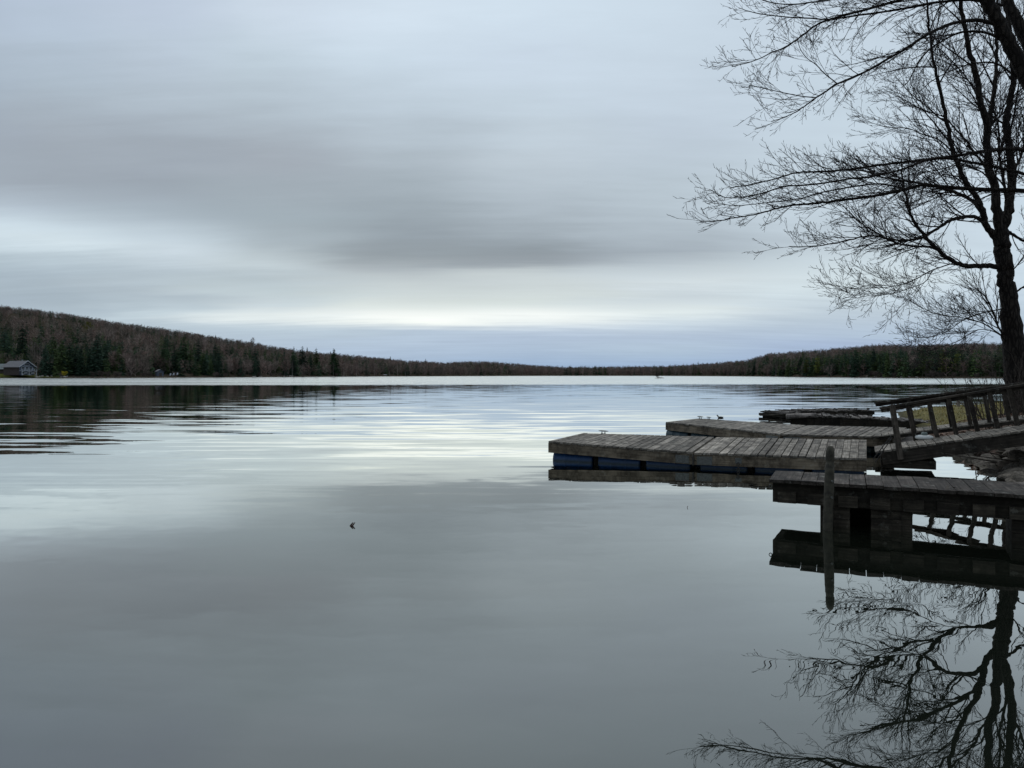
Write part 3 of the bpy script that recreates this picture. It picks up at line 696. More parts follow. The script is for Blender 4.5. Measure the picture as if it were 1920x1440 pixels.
leafc = t.ramp(sp_[0], [(0.0, (0.035, 0.026, 0.018)), (0.4, (0.10, 0.065, 0.045)), (0.7, (0.17, 0.12, 0.095)), (1.0, (0.26, 0.20, 0.17))])
n1_ = t.noise(g.outputs['Position'], 1.6, 5, 0.65); n2_ = t.noise(g.outputs['Position'], 7, 4, 0.7)
grass = t.ramp(n2_.outputs[0], [(0.3, (0.07, 0.065, 0.028)), (0.55, (0.19, 0.165, 0.062)), (0.75, (0.34, 0.27, 0.12))])
gm = t.m('ADD', t.sm(pp[1], 20, 27, 0, .75), t.m('MULTIPLY', t.m('SUBTRACT', n1_.outputs[0], 0.5), 1.6))
c = t.mix(t.sm(gm, .35, .6), leafc, grass)
wet = t.sm(pp[2], .02, .14, 0.35, 1.0); c = t.mix(1.0, c, t.xyz(wet, wet, wet), 'MULTIPLY')
t.l.new(c, b.inputs['Base Color']); b.inputs['Roughness'].default_value = .95; b.inputs['Specular IOR Level'].default_value = .15
bump(t, b, v1.outputs['Distance'], .8, .03)
tag(link_mesh('shore_ground', vv, ff, m, smooth=True), 'leaf strewn bank and grassy spit on the right', kind='structure')
# grass blades on the spit, leaves on the bank
V, T, C = [], [], []; nr = np.random.RandomState(5); cnt = 0
while cnt < 16000:
    x, y = nr.uniform(14, 38), nr.uniform(25, 45); d = shore_d(x, y)
    if d < .5: continue
    cnt += 1; z = near_z(x, y); h_ = nr.uniform(.05, .16); a = nr.uniform(0, 6.3); k = len(V)
    V += [(x - .012 * math.cos(a), y - .012 * math.sin(a), z - .02), (x + .012 * math.cos(a), y + .012 * math.sin(a), z - .02), (x + nr.uniform(-.06, .06), y + nr.uniform(-.06, .06), z + h_)]
    T.append((k, k + 1, k + 2)); C += [np.array([.25, .215, .075]) * nr.uniform(.4, 1.6) * np.array([nr.uniform(.8, 1.3), 1, 1])] * 3
tag(obj('grass', tri_mesh('grass', np.array(V), np.array(T), M['forest'], np.array(C))), 'olive grass on the low spit', 'grass', kind='stuff')
V, T, C = [], [], []; cnt = 0
while cnt < 9000:
    x, y = nr.uniform(9, 22), nr.uniform(10, 27); d = shore_d(x, y)
    if d < .3: continue
    cnt += 1; z = near_z(x, y) + nr.uniform(.0, .035); a = nr.uniform(0, 6.3); l = nr.uniform(.04, .09); k = len(V)
    dx_, dy_ = math.cos(a) * l, math.sin(a) * l; tz = nr.uniform(-.02, .04)
    V += [(x - dx_, y - dy_, z), (x - dy_ * .5, y + dx_ * .5, z + tz), (x + dx_, y + dy_, z + .01), (x + dy_ * .5, y - dx_ * .5, z + tz)]
    T += [(k, k + 1, k + 2), (k, k + 2, k + 3)]; C += [np.array([.17, .105, .075]) * nr.uniform(.35, 1.7)] * 4
tag(obj('fallen_leaves', tri_mesh('fallen_leaves', np.array(V), np.array(T), M['forest'], np.array(C))), 'dead brown leaves scattered on the bank', 'leaves', kind='stuff')
RK = [rock_mesh('bank_rock', 60 + i, M['rock'], 3, .45) for i in range(6)]
cnt = 0
for i in range(1100):
    tt = nr.uniform(2.3, 8.2) if i % 3 == 0 else nr.uniform(3.6, 6.6); j = int(tt); q = SHL[j] + (SHL[j + 1] - SHL[j]) * (tt - j)
    off = nr.uniform(-.25, 1.5); x, y = q[0] + off, q[1] + nr.uniform(-.2, .2)
    if nr.rand() > (1.0 if y > 12.5 else .5): continue
    s_ = nr.uniform(.06, .20) * (1.15 - off * .3)
    o = obj('bank_rock', RK[nr.randint(6)]); o.location = (x, y, near_z(x, y) + s_ * .15); o.scale = (s_ * nr.uniform(1, 1.6), s_ * nr.uniform(.8, 1.2), s_ * nr.uniform(.5, .8))
    o.rotation_euler = (nr.uniform(-.3, .3), nr.uniform(-.3, .3), nr.uniform(0, 6))
    tag(o, 'dark rough stone in the pile on the bank beneath the ramp', 'rock', 'dark stones piled on the near bank'); cnt += 1
    if cnt >= 290: break

# ------------------------------------------------------------------ floating docks
def lerp(a, b2, t_): return a + (b2 - a) * t_
def dock(name, label, NL, NR, FR, FL, group=None, pitch=.152, mat_deck='deck', mat_side='side', side_h=.21, barrels=3, bar_mat='barrel', cat='dock', gap=.02, seed=1, bw=.29, twotone=None):
    r_ = random.Random(seed)
    c = (NL + NR + FR + FL) / 4; e = empty(name, (c.x, c.y, 0), label, cat, group); og = (c.x, c.y, 0)
    th = .038; L = ((NR - NL).length + (FR - FL).length) / 2; n = max(3, round(L / pitch))
    wv = ((FL - NL) + (FR - NR)).normalized()
    mb = MB(og)
    cuts = np.cumsum([0] + [r_.choice([.9, 1, 1, 1, 1.12]) for _ in range(n)]); cuts = cuts / cuts[-1]
    for i in range(n):
        g_ = gap / L * r_.uniform(.3, 1.7); a, b2 = float(cuts[i]) + g_ / 2, float(cuts[i + 1]) - g_ / 2
        o1, o2 = r_.uniform(.0, .03), r_.uniform(.0, .03); dz_ = UP * r_.uniform(-.004, .004)
        p0 = lerp(NL, NR, a) - wv * o1 + dz_; p1 = lerp(FL, FR, a) + wv * o2 + dz_; p2 = lerp(FL, FR, b2) + wv * o2 + dz_; p3 = lerp(NL, NR, b2) - wv * o1 + dz_
        tn = r_.uniform(.68, 1.28)
        if twotone and twotone[0] < i / n < twotone[1]: tn *= 1.35
        mb.hexa([q - UP * th for q in (p0, p1, p2, p3)], [p0, p1, p2, p3], tn)
    mb.build('deck_boards', M[mat_deck], e)
    dn = UP * (th + .003); t_ = .045
    lx = (NR - NL).normalized()
    sides = [(NL, NR, wv * t_), (FL - wv * t_, FR - wv * t_, wv * t_)]
    for a, b2, w_ in sides:
        mb = MB(og); mb.beam(a - dn - UP * side_h, b2 - dn - UP * side_h, w_, UP * side_h, r_.uniform(.85, 1.1)); mb.build('side_board', M[mat_side], e)
    for a, b2, w_ in ((NL + wv * (t_ + .002), FL - wv * (t_ + .002), lx * t_), (NR + wv * (t_ + .002) - lx * t_, FR - wv * (t_ + .002) - lx * t_, lx * t_)):
        mb = MB(og); mb.beam(a - dn - UP * side_h, b2 - dn - UP * side_h, w_, UP * side_h, r_.uniform(.85, 1.1)); mb.build('end_board', M[mat_side], e)
    for k in range(3):
        f_ = (k + 1) / 4; a = lerp(NL, FL, f_) + lx * (t_ + .01); b2 = lerp(NR, FR, f_) - lx * (t_ + .01)
        mb = MB(og); mb.beam(a - dn - UP * .14, b2 - dn - UP * .14, wv * .04, UP * .13, .7); mb.build('joist', M['dark_side'], e)
    # plastic barrels held under the frame, near side and far side
    for row in (.16, .84):
        for k in range(barrels):
            f0, f1 = (k + .06) / barrels, (k + .94) / barrels
            a = lerp(lerp(NL, NR, f0), lerp(FL, FR, f0), row); b2 = lerp(lerp(NL, NR, f1), lerp(FL, FR, f1), row)
            a.z = b2.z = .0
            top = (lerp(NL, NR, .5).z - th - .01)
            mb = MB(og); R_ = min(bw, top)
            mb.cyl(a, b2, R_, n=28, rings=[(0, R_ * .86), (.02, R_ * .97), (.06, R_), (.30, R_), (.315, R_ * 1.035), (.335, R_ * 1.035), (.35, R_), (.65, R_), (.665, R_ * 1.035), (.685, R_ * 1.035), (.70, R_), (.94, R_), (.98, R_ * .97), (1, R_ * .86)])
            o = mb.build('float_barrel', M[bar_mat], e)
            o.data.polygons.foreach_set('use_smooth', [len(p.vertices) == 4 for p in o.data.polygons])
        for k in range(barrels + 1):      # dark cross blocks between the barrels
            f0 = min(.985, max(.015, k / barrels)); a = lerp(lerp(NL, NR, f0), lerp(FL, FR, f0), row)
            if 0 < k < barrels:
                mb = MB(og); mb.beam(a - lx * .05 - wv * .22 - UP * (a.z + .1), a - lx * .05 + wv * .22 - UP * (a.z + .1), lx * .1, UP * (a.z - th - .015 + .1), .5); mb.build('float_block', M['dark_side'], e)
    return e, og, lx, wv
A = dict(NL=P(1028, 827, .44), FL=P(1093, 812, .44), J0=P(1300, 848, .335), J1=P(1341, 819.5, .45), NR=P(1625, 859.5, .33), FR=P(1625, 825, .48))
gx = (A['J0'] - A['NL']).normalized() * .02
d1, og, lx, wv = dock('floating_dock', 'weathered floating dock section on blue barrels reaching farthest left', A['NL'], A['J0'] - gx, A['J1'] - gx, A['FL'], 'sections of the nearer floating dock', seed=2)
def plate(parent, og, o_, ax, up, w_, h_, name='hinge_plate', t_=.008, nv=None):
    mb = MB(og); mb.beam(o_, o_ + ax * w_, nv * t_, up * h_); return mb.build(name, M['metal'], parent)
j = A['J0'] - gx
plate(d1, og, j - lx * .34 - UP * .235 - wv * .012, lx, UP, .27, .16, nv=wv)
def cleat(parent, og, p, ax, s_=1.0):
    mb = MB(og); side = ax.cross(UP).normalized()
    for k in (-1, 1): mb.cyl(p + ax * .045 * s_ * k, p + ax * .045 * s_ * k + UP * .06 * s_, .014 * s_, n=8)
    mb.cyl(p - ax * .15 * s_ + UP * .085 * s_, p + ax * .15 * s_ + UP * .085 * s_, .01 * s_, n=8, rings=[(0, .006 * s_), (.2, .015 * s_), (.35, .018 * s_), (.65, .018 * s_), (.8, .015 * s_), (1, .006 * s_)])
    mb.beam(p - ax * .07 * s_ - side * .03 * s_, p + ax * .07 * s_ - side * .03 * s_, side * .06 * s_, UP * .012)
    return mb.build('cleat', M['metal'], parent)
cp = P(1131, 813.4, .44); cleat(d1, og, Vector((cp.x, cp.y - .05, .442)), lx, .85)
d2, og2, lx2, wv2 = dock('floating_dock', 'weathered floating dock section between the blue barrelled one and the ramp', A['J0'] + gx, A['NR'], A['FR'], A['J1'] + gx, 'sections of the nearer floating dock', seed=5, twotone=(-1, .17))
j = A['J0'] + gx
plate(d2, og2, j + lx2 * .05 - UP * .245 - wv2 * .012, lx2, UP, .30, .17, nv=wv2)
# chain hanging from a bracket on the near side board
cb = lerp(A['J0'], A['NR'], .275)
plate(d2, og2, cb - lx2 * .06 - UP * .19 - wv2 * .014, lx2, UP, .12, .11, 'chain_bracket', .012, wv2)
mb = MB(og2)
for k in range(5):
    c0 = cb - wv2 * .05 + UP * (-.20 - .052 * k)
    mb.torus(c0, lx2 if k % 2 == 0 else wv2, UP, .024, .038, .0075)
mb.build('mooring_chain', M['chain'], d2)
# hinge strap at the joint
mb = MB(og); mb.cyl(A['J0'] - wv * .03 - UP * .05, A['J0'] - wv * .03 - UP * .26, .018, n=8); mb.cyl(A['J0'] - wv * .06 - UP * .09 - lx * .02, A['J0'] - wv * .01 - UP * .17 + lx * .05, .009, n=6); mb.build('hinge_pin', M['chain'], d1)

B = dict(NL=P(1248, 791, .42), FL=P(1308, 784.5, .42), J0=P(1464, 813.5, .38), J1=P(1512, 797.5, .38), NR=P(1672, 819, .38), FR=P(1700, 801.5, .38))
ga = (B['J0'] - B['NL']).normalized() * .02
d3, og3, lx3, wv3 = dock('floating_dock', 'outer section of the farther floating dock on teal barrels', B['NL'], B['J0'] - ga, B['J1'] - ga, B['FL'], 'sections of the farther floating dock', seed=8, bar_mat='barrel_teal', mat_side='side', barrels=4)
d4, og4, lx4, wv4 = dock('floating_dock', 'inner section of the farther floating dock with pale boards at its joint', B['J0'] + ga, B['NR'], B['FR'], B['J1'] + ga, 'sections of the farther floating dock', seed=9, bar_mat='barrel_teal', twotone=(-1, .1), mat_deck='deck')
plate(d3, og3, B['J0'] - ga - lx3 * .5 - UP * .25 - wv3 * .012, lx3, UP, .42, .18, nv=wv3)
plate(d4, og4, B['J0'] + ga + lx4 * .05 - UP * .25 - wv4 * .012, lx4, UP, .42, .18, nv=wv4)
for u, s_ in ((1313, 1.0), (1329, .8)):
    q = P(u, 786.2, .42); cleat(d3, og3, Vector((q.x, q.y, .422)), lx3, s_)

# ------------------------------------------------------------------ near fixed pier with crib
a0 = P(1442, 899, .55); a1 = P(1454, 882.6, .55); b0 = P(1920, 927.5, .55); b1 = P(1920, 904, .55)
lx5 = (b0 - a0).normalized(); wv5 = Vector((-lx5.y, lx5.x, 0)).normalized() 
Lp = (b0 - a0).length; EXT = 1.9
pr = empty('wooden_pier', (a0.x, a0.y, 0), 'dark fixed pier of wide boards on a timber crib, nearest the camera', 'pier')
og = (a0.x, a0.y, 0); mb = MB(og); r_ = random.Random(3)
far_dir = (b1 - a1).normalized(); n = int((Lp + EXT) / .19)
for i in range(n):
    a, b2 = i * .19 + .004 * r_.uniform(.3, 1.5), (i + 1) * .19 - .004 * r_.uniform(.3, 1.5)
    o1, o2 = r_.uniform(-.015, .02), r_.uniform(-.02, .02); dz_ = UP * r_.uniform(-.006, .006); k = (a1 - a0).length
    sk = (a1 - a0).normalized() 
    p0 = a0 + lx5 * a - sk * o1 + dz_; p3 = a0 + lx5 * b2 - sk * o1 + dz_; p1 = a1 + far_dir * a + sk * o2 + dz_; p2 = a1 + far_dir * b2 + sk * o2 + dz_
    mb.hexa([q - UP * .04 for q in (p0, p1, p2, p3)], [p0, p1, p2, p3], r_.uniform(.7, 1.25))
mb.build('deck_boards', M['deck_dark'], pr)
e0 = a0 + wv5 * .10; 
for k, off in enumerate((.10, .82)):
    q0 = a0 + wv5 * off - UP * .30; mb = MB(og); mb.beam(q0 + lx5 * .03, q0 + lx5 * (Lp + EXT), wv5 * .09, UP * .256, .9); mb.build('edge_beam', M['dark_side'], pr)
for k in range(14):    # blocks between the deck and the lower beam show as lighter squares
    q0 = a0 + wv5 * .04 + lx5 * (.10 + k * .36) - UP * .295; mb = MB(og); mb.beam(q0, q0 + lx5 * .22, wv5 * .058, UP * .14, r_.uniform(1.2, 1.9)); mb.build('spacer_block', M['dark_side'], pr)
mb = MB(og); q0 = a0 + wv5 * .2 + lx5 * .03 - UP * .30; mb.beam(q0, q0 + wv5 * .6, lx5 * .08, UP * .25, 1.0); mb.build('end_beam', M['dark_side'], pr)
def on_pier(u, off=0.0):     # distance along the pier front seen in column u
    s_ = (u - CU) / F; p_ = a0 + wv5 * off
    return (s_ * p_.y - p_.x) / (lx5.x - s_ * lx5.y)
def crib_panel(u0, u1, z0, z1, off, name, tint, dep=.1):
    t0, t1 = on_pier(u0, off), on_pier(u1, off); p_ = a0 + wv5 * off; mb = MB(og)
    q = Vector((p_.x, p_.y, 0)) + lx5 * t0; mb.beam(q + UP * z0, q + UP * z0 + lx5 * (t1 - t0), wv5 * dep, UP * (z1 - z0), tint); mb.build(name, M['dark_side'], pr)
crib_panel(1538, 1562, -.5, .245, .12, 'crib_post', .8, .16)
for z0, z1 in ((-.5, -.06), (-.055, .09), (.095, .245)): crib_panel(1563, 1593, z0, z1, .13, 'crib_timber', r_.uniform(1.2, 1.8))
crib_panel(1593, 1633, -.5, .245, .80, 'added_crib_back', .5)  # added back board, closes the crib so its opening stays black
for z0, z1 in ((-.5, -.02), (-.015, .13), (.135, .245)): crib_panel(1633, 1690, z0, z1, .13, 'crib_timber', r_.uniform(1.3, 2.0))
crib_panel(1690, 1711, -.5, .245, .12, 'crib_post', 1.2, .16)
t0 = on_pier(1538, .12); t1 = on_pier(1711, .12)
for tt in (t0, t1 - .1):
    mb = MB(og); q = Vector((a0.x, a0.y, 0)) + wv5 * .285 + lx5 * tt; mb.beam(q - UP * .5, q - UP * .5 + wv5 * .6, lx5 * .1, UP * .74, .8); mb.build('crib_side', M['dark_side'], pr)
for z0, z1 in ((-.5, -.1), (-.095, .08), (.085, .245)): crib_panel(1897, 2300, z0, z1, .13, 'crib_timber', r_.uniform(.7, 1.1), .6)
# board lying on the pier edge, debris
q = P(1500, 902.0, .556); mb = MB(); mb.beam(q, q + lx5 * .30, wv5 * .035, UP * .012, 1.6); o = mb.build('loose_batten', M['pale_wood']); tag(o, 'thin pale batten lying on the near edge of the pier', 'board')
mb = MB(og); q = a0 + wv5 * .12 - UP * .10; mb.torus(q, lx5, UP, .018, .022, .005); mb.build('mooring_ring', M['metal'], pr)
# leaves on the pier
for i, (u, v) in enumerate(((1776, 918), (1783, 917), (1791, 916), (1797, 918), (1590, 898), (1778, 914), (1801, 920))):
    q = P(u, v, .56); s_ = .035; mb_v = [(0, 0, 0), (s_, .01, .012), (s_ * 1.4, s_ * .6, .004), (s_ * .6, s_, .02), (-.01, s_ * .6, .006)]
    o = link_mesh('dead_leaf', mb_v + [(x_, y_, z_ - .002) for x_, y_, z_ in mb_v], [(0, 1, 2, 3, 4), (9, 8, 7, 6, 5)] + [(k, k + 5, (k + 1) % 5 + 5, (k + 1) % 5) for k in range(5)], M['stick']); o.location = q + UP * .004; o.rotation_euler = (0, 0, i * 1.3)
    tag(o, 'curled dead leaf lying on the boards of the near pier', 'leaf', 'dead leaves on the pier')
# mooring post in front of the pier
pb = Q(1549, 1003, 9.35); pb.z = -.6; pt = Q(1557, 836, 9.5)
mb = MB((pb.x, pb.y, 0)); L_ = (pt - pb).length
mb.cyl(pb, pt, .075, n=18, rings=[(a_, b3 * .74) for a_, b3 in ((0, .088), (.3, .086), (.36, .078), (.43, .083), (.55, .076), (.68, .079), (.80, .074), (.86, .071), (.865, .064), (.89, .064), (.895, .071), (.955, .069), (.985, .058), (1, .035))])
po = mb.build('mooring_post', M['post'], None, True); po.location = (pb.x, pb.y, 0); tag(po, 'dark round mooring post standing in the water against the pier', 'post')
mb = MB((pb.x, pb.y, 0))
for f_ in (.62, .74): 
    q = lerp(pb, pt, f_); mb.cyl(q + Vector((.01, -.05, 0)), q + Vector((.01, -.075, 0)), .014, n=8)
mb.build('bolt', M['metal'], po)

# ------------------------------------------------------------------ ramps
def ramp(name, label, S, E, W_, rail_off, deck_t, string_h, rail_h, posts, rs_, midrail=False, seed=1, ext=2.2, mat='deck', near_rail=True):
    r_ = random.Random(seed); e = empty(name, (S.x, S.y, 0), label, 'ramp'); og = (S.x, S.y, 0)
    ax = (E - S).normalized(); hz = Vector((ax.x, ax.y, 0)).normalized(); wv = Vector((-hz.y, hz.x, 0)); nrm_ = ax.cross(wv) * 1.0
    if nrm_.z < 0: nrm_ = -nrm_
    L = (E - S).length + ext; n = int(L / .155); mb = MB(og)
    for i in range(n):
        a, b2 = i * .155 + .006, (i + 1) * .155 - r_.uniform(.004, .012); o1, o2 = r_.uniform(0, .04), r_.uniform(0, .03)
        p0 = S + ax * a - wv * o1; p3 = S + ax * b2 - wv * o1; p1 = S + ax * a + wv * (W_ + o2); p2 = S + ax * b2 + wv * (W_ + o2)
        mb.hexa([q - nrm_ * deck_t for q in (p0, p1, p2, p3)], [p0, p1, p2, p3], r_.uniform(.75, 1.3))
    mb.build('deck_boards', M[mat], e)
    for off in (0.0, W_ - .05):
        q = S + wv * off - nrm_ * (deck_t + .004 + string_h); mb = MB(og); mb.beam(q + ax * .1, q + ax * L, wv * .05, nrm_ * string_h, r_.uniform(.8, 1)); mb.build('stringer', M['rail'], e)
    # rail: upright posts square to the slope, cap and inner board
    Rl = S + wv * rail_off
    for u_ in posts:
        s_ = (u_ - CU) / F; q = Rl + ax * ((s_ * Rl.y - Rl.x) / (ax.x - s_ * ax.y)); mb = MB(og)
        lean = ax * r_.uniform(-.01, .01)
        mb.beam(q - nrm_ * .03, q - nrm_ * .03 + nrm_ * (rail_h + .02) + lean, wv * .055, ax * .085, r_.uniform(.8, 1.2)); mb.build('rail_post', M['rail'], e)
    mb = MB(og); q = Rl + nrm_ * (rail_h - .073) + ax * (rs_ + .02) + wv * .05; mb.beam(q, q + ax * (L + .1 - rs_), wv * .04, nrm_ * .07, 1.0); mb.build('top_rail', M['rail'], e)
    mb = MB(og); q = Rl + nrm_ * rail_h + ax * rs_ - wv * .03; mb.beam(q, q + ax * (L + .1 - rs_), wv * .14, nrm_ * .045, 1.2); mb.build('rail_cap', M['rail'], e)
    if midrail:
        for zz in midrail:
            mb = MB(og); q = Rl + nrm_ * zz - ax * .1 + wv * .05; mb.beam(q, q + ax * (L + .1), wv * .04, nrm_ * .06, 1.0); mb.build('lower_rail', M['rail'], e)
    return e, og, ax, wv, nrm_
S1 = P(1640, 847, .38); hz = Vector((1, -.46, 0)).normalized()
S1E = S1 + hz * 2.9
E_ = S1 + hz * 1.0
def along(S, u):   # point on the ground line S + hz*t seen in column u
    s_ = (u - CU) / F; t_ = (s_ * S.y - S.x) / (hz.x - s_ * hz.y); return S + hz * t_
q = along(S1, 1920); zE = H - (807 - V0) / F * q.y; E1 = Vector((q.x, q.y, zE))
r1, ogr, ax1, wr1, nr1 = ramp('gangway_ramp', 'nearer wooden ramp with solid dark side boards rising to the bank', S1, E1, 1.28, 1.20, .035, .24, .75, (1713, 1753, 1789, 1829, 1867, 1904, 1943, 1984, 2026, 2070), .26, seed=4)
# newel post and braces on the near corner
nb = along(S1, 1684) ; tt = (nb - S1).length; nb = S1 + ax1 * tt - wr1 * .055
mb = MB(ogr); top = Q(1667, 760, nb.y + .25); bot = nb - UP * .22; mb.beam(bot, top, ax1 * .11, wr1 * .05, 1.5); mb.build('newel_post', M['rail'], r1)
for k in (0, 1):
    p0 = Q(1671 + k * 2, 819 + k * 3, nb.y - .02); p1 = Q(1637 + k * 4, 864 + k * 4, nb.y - .06) + wr1 * .15 * (1 - k)
    mb = MB(ogr); mb.beam(p0, p1, wr1 * .02, UP * .03, 1.0); mb.build('brace', M['chain'], r1)
mb = MB(ogr); q = S1 + wr1 * .03 - UP * .33 + ax1 * .12; mb.beam(q, q + hz * .95, wr1 * 1.2, UP * .16, 1.2); mb.build('landing_frame', M['dark_side'], r1)
q = P(1640, 757, 1.20); S2 = Vector((q.x, q.y, .42)); q = along(S2, 1920); zE = H - (718 - V0) / F * q.y - .80; E2 = Vector((q.x, q.y, zE))
r2, og_, ax2, wr2, nr2 = ramp('gangway_ramp', 'farther wooden ramp behind, open under its thin lower rail', S2, E2, 1.1, .02, .03, .07, .765, (1711, 1747, 1781, 1816, 1852, 1888, 1925, 1962, 2000, 2040), .12, seed=6, mat='deck', ext=2.6)

# white float on the ramp
q = P(1733, 823, .0); q = S1 + ax1 * ((along(S1, 1733) - S1).length) + wr1 * 1.05
q = Q(1733, 824, q.y + .1)
wf = empty('white_float', (q.x, q.y, q.z), 'flat white plastic float with grey knob behind the ramp boards', 'float')
mb = MB(); mb.cyl((0, 0, 0), (0, 0, .09), .17, n=24, rings=[(0, .10), (.15, .16), (.5, .175), (.85, .16), (1, .09)]); mb.build('body', M['white'], wf, True)
mb = MB(); mb.cyl((0, 0, .085), (0, 0, .15), .06, n=16, rings=[(0, .055), (.6, .06), (1, .045)]); mb.build('knob', M['grey'], wf, True)

# ------------------------------------------------------------------ old rotten docks by the spit
def rotten(name, label, u0, u1, v0, Y0, Y1, z0, z1, Wd, seed, hump=.06, mat='pale_wood', thick=.2):
    r_ = random.Random(seed); A0 = Q(u0, v0, Y0); A0.z = z0; B0 = Q(u1, v0, Y1); B0.z = z1
    e = empty(name, (A0.x, A0.y, 0), label, 'dock'); og = (A0.x, A0.y, 0); ax = (B0 - A0).normalized(); L = (B0 - A0).length; wv = Vector((-ax.y, ax.x, 0)).normalized()
    mb = MB(og)
    for k in range(int(L * 14)):       # broken splinters and crumbled wood lying on top
        q = A0 + ax * r_.uniform(0, L) + wv * (Wd * r_.random() ** 1.6 - .05); f_ = (q - A0).dot(ax) / L; q = q + UP * hump * math.sin(f_ * math.pi * 1.3)
        a = r_.uniform(0, 6.3); l = r_.uniform(.05, .35); d = Vector((math.cos(a), math.sin(a), r_.uniform(-.1, .25))); sd = d.cross(UP).normalized()
        mb.beam(q, q + d * l, sd * r_.uniform(.03, .10), UP * r_.uniform(.01, .035), r_.uniform(.3, 1.3))
    mb.build('broken_wood', M[mat], e)
    n = int(L / .17); mb = MB(og)
    for i in range(n):
        f_ = i / n; zz = UP * (hump * math.sin(f_ * math.pi * 1.3) + r_.uniform(-.025, .025)); o1 = r_.uniform(-.03, .12)
        a, b2 = i * .17 + r_.uniform(0, .03), (i + 1) * .17 - r_.uniform(0, .04)
        p0, p3 = A0 + ax * a - wv * o1 + zz, A0 + ax * b2 - wv * o1 + zz; p1, p2 = p0 + wv * (Wd + r_.uniform(-.1, .1)) + UP * r_.uniform(-.03, .03), p3 + wv * (Wd + r_.uniform(-.1, .1))
        mb.hexa([q - UP * .04 for q in (p0, p1, p2, p3)], [p0, p1, p2, p3], r_.uniform(.4, 1.3))
    mb.build('deck_boards', M[mat], e)
    seg = 6; mb = MB(og)
    for k in range(seg):
        f0, f1 = k / seg, (k + 1) / seg; h0, h1 = hump * math.sin(f0 * math.pi * 1.3), hump * math.sin(f1 * math.pi * 1.3)
        p0 = A0 + ax * L * f0 + UP * (h0 - .05); p1 = A0 + ax * L * f1 + UP * (h1 - .05)
        mb.hexa([p0 - UP * thick, p1 - UP * thick, p1 - UP * thick + wv * .1, p0 - UP * thick + wv * .1], [p0, p1, p1 + wv * .1, p0 + wv * .1], r_.uniform(.6, 1.0))
    mb.build('side_beam', M['dark_side'], e)
    mb = MB(og); q = A0 + ax * .2 + wv * .12; mb.beam(q - UP * (A0.z + .25), q - UP * (A0.z + .25) + (B0 - A0) * .96, wv * (Wd - .2), UP * (A0.z + .25 - .05), 1.0); mb.build('float_bed', M['dark_side'], e)
    mb = MB(og); mb.beam(A0 + ax * .05 - UP * (thick + .02), A0 + ax * .05 - UP * (thick + .02) + wv * Wd, ax * .1, UP * (thick - .04), 1.5); mb.build('end_beam', M['dark_side'], e)
    return e, og, A0, ax, wv
e, og, A0, ax, wv = rotten('rotten_dock', 'sagging old dock with rotten boards and a pale end log', 1482, 1775, 780, 30.4, 28.5, .27, .14, 1.8, 21, .05, thick=.32)
mb = MB(og); mb.cyl(A0 - wv * .15 - ax * .15 - UP * .02, A0 + ax * .95 + UP * .07, .11, .09, n=14, tint=2.0); mb.build('pale_log', M['pale_wood'], e, True)
rotten('rotten_dock', 'lower half sunken dock behind the one with the pale end log', 1466, 1640, 772, 33.6, 35.5, .22, .30, 1.6, 33, .05, thick=.15)
p0, p1 = Q(1424, 779.3, 33), Q(1468, 778, 32.6); mb = MB(); mb.cyl(p0, p1, .01, .05, n=8); o = mb.build('pole', M['dark_side'], None, True)
tag(o, 'thin dark pole sticking out left from the rotten docks', 'pole')
q0, q1, q2, q3 = P(1672, 829, .12), P(1765, 829, .12), P(1778, 809, .12), P(1690, 809, .12); og = (q0.x, q0.y, 0); e = empty('landing_platform', og, 'low grey landing boards between the two ramps', 'platform')
mb = MB(og)
for i in range(9):
    a, b2 = (i + .04) / 9, (i + .93) / 9; c4 = [lerp(q0, q3, a), lerp(q1, q2, a), lerp(q1, q2, b2), lerp(q0, q3, b2)]
    mb.hexa([q - UP * .04 for q in c4], c4, rng.uniform(.5, 1.4))
mb.build('deck_boards', M['deck_dark'], e)
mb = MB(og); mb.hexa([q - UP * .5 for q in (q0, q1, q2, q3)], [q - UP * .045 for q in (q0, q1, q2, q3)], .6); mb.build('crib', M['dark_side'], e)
# short marker post on the spit
sp = Q(1796, 769, 37.0); mb = MB((sp.x, sp.y, 0)); mb.beam(sp - UP * .2, sp + UP * .85, (.11, 0, 0), (0, .11, 0), 1.2); so_ = mb.build('marker_post', M['pale_wood']); so_.location = (sp.x, sp.y, 0)
tag(so_, 'short grey post with a dark cap standing on the grassy spit', 'post')
mb = MB((sp.x, sp.y, 0)); mb.beam(sp + UP * .853 - Vector((.03, .02, 0)), sp + UP * .853 + Vector((.20, -.02, 0)), (0, .15, 0), (0, 0, .12), .6); mb.build('cap', M['dark_side'], so_)

# ------------------------------------------------------------------ duck and floating leaf
q = P(1351, 783.5, 0); me = bpy.data.meshes.new('body')
pts = [(-.15, 0, .075), (-.09, 0, .055), (0, 0, .05), (.08, 0, .055), (.125, 0, .09), (.135, 0, .14), (.15, 0, .165), (.185, 0, .16), (.215, 0, .155)]
rad_ = [(.012, .014), (.05, .035), (.075, .055), (.06, .048), (.03, .03), (.026, .028), (.034, .032), (.018, .014), (.012, .005)]
me.from_pydata([(-x, y, z) for x, y, z in pts], [(i, i + 1) for i in range(len(pts) - 1)], [])
du = bpy.data.objects.new('duck', me); COL.objects.link(du); du.location = (q.x, q.y, -.03); du.scale = (.9, 1.0, .92)
md = du.modifiers.new('Skin', 'SKIN'); md2 = du.modifiers.new('Sub', 'SUBSURF'); md2.levels = 2; md2.render_levels = 2
for i, r2_ in enumerate(rad_): me.skin_vertices[0].data[i].radius = r2_
me.skin_vertices[0].data[2].use_root = True
me.materials.append(M['feather']); tag(du, 'small dark duck swimming behind the farther floating dock', 'duck')
q = P(661, 986, 0); V = []; Fc = []; n = 6
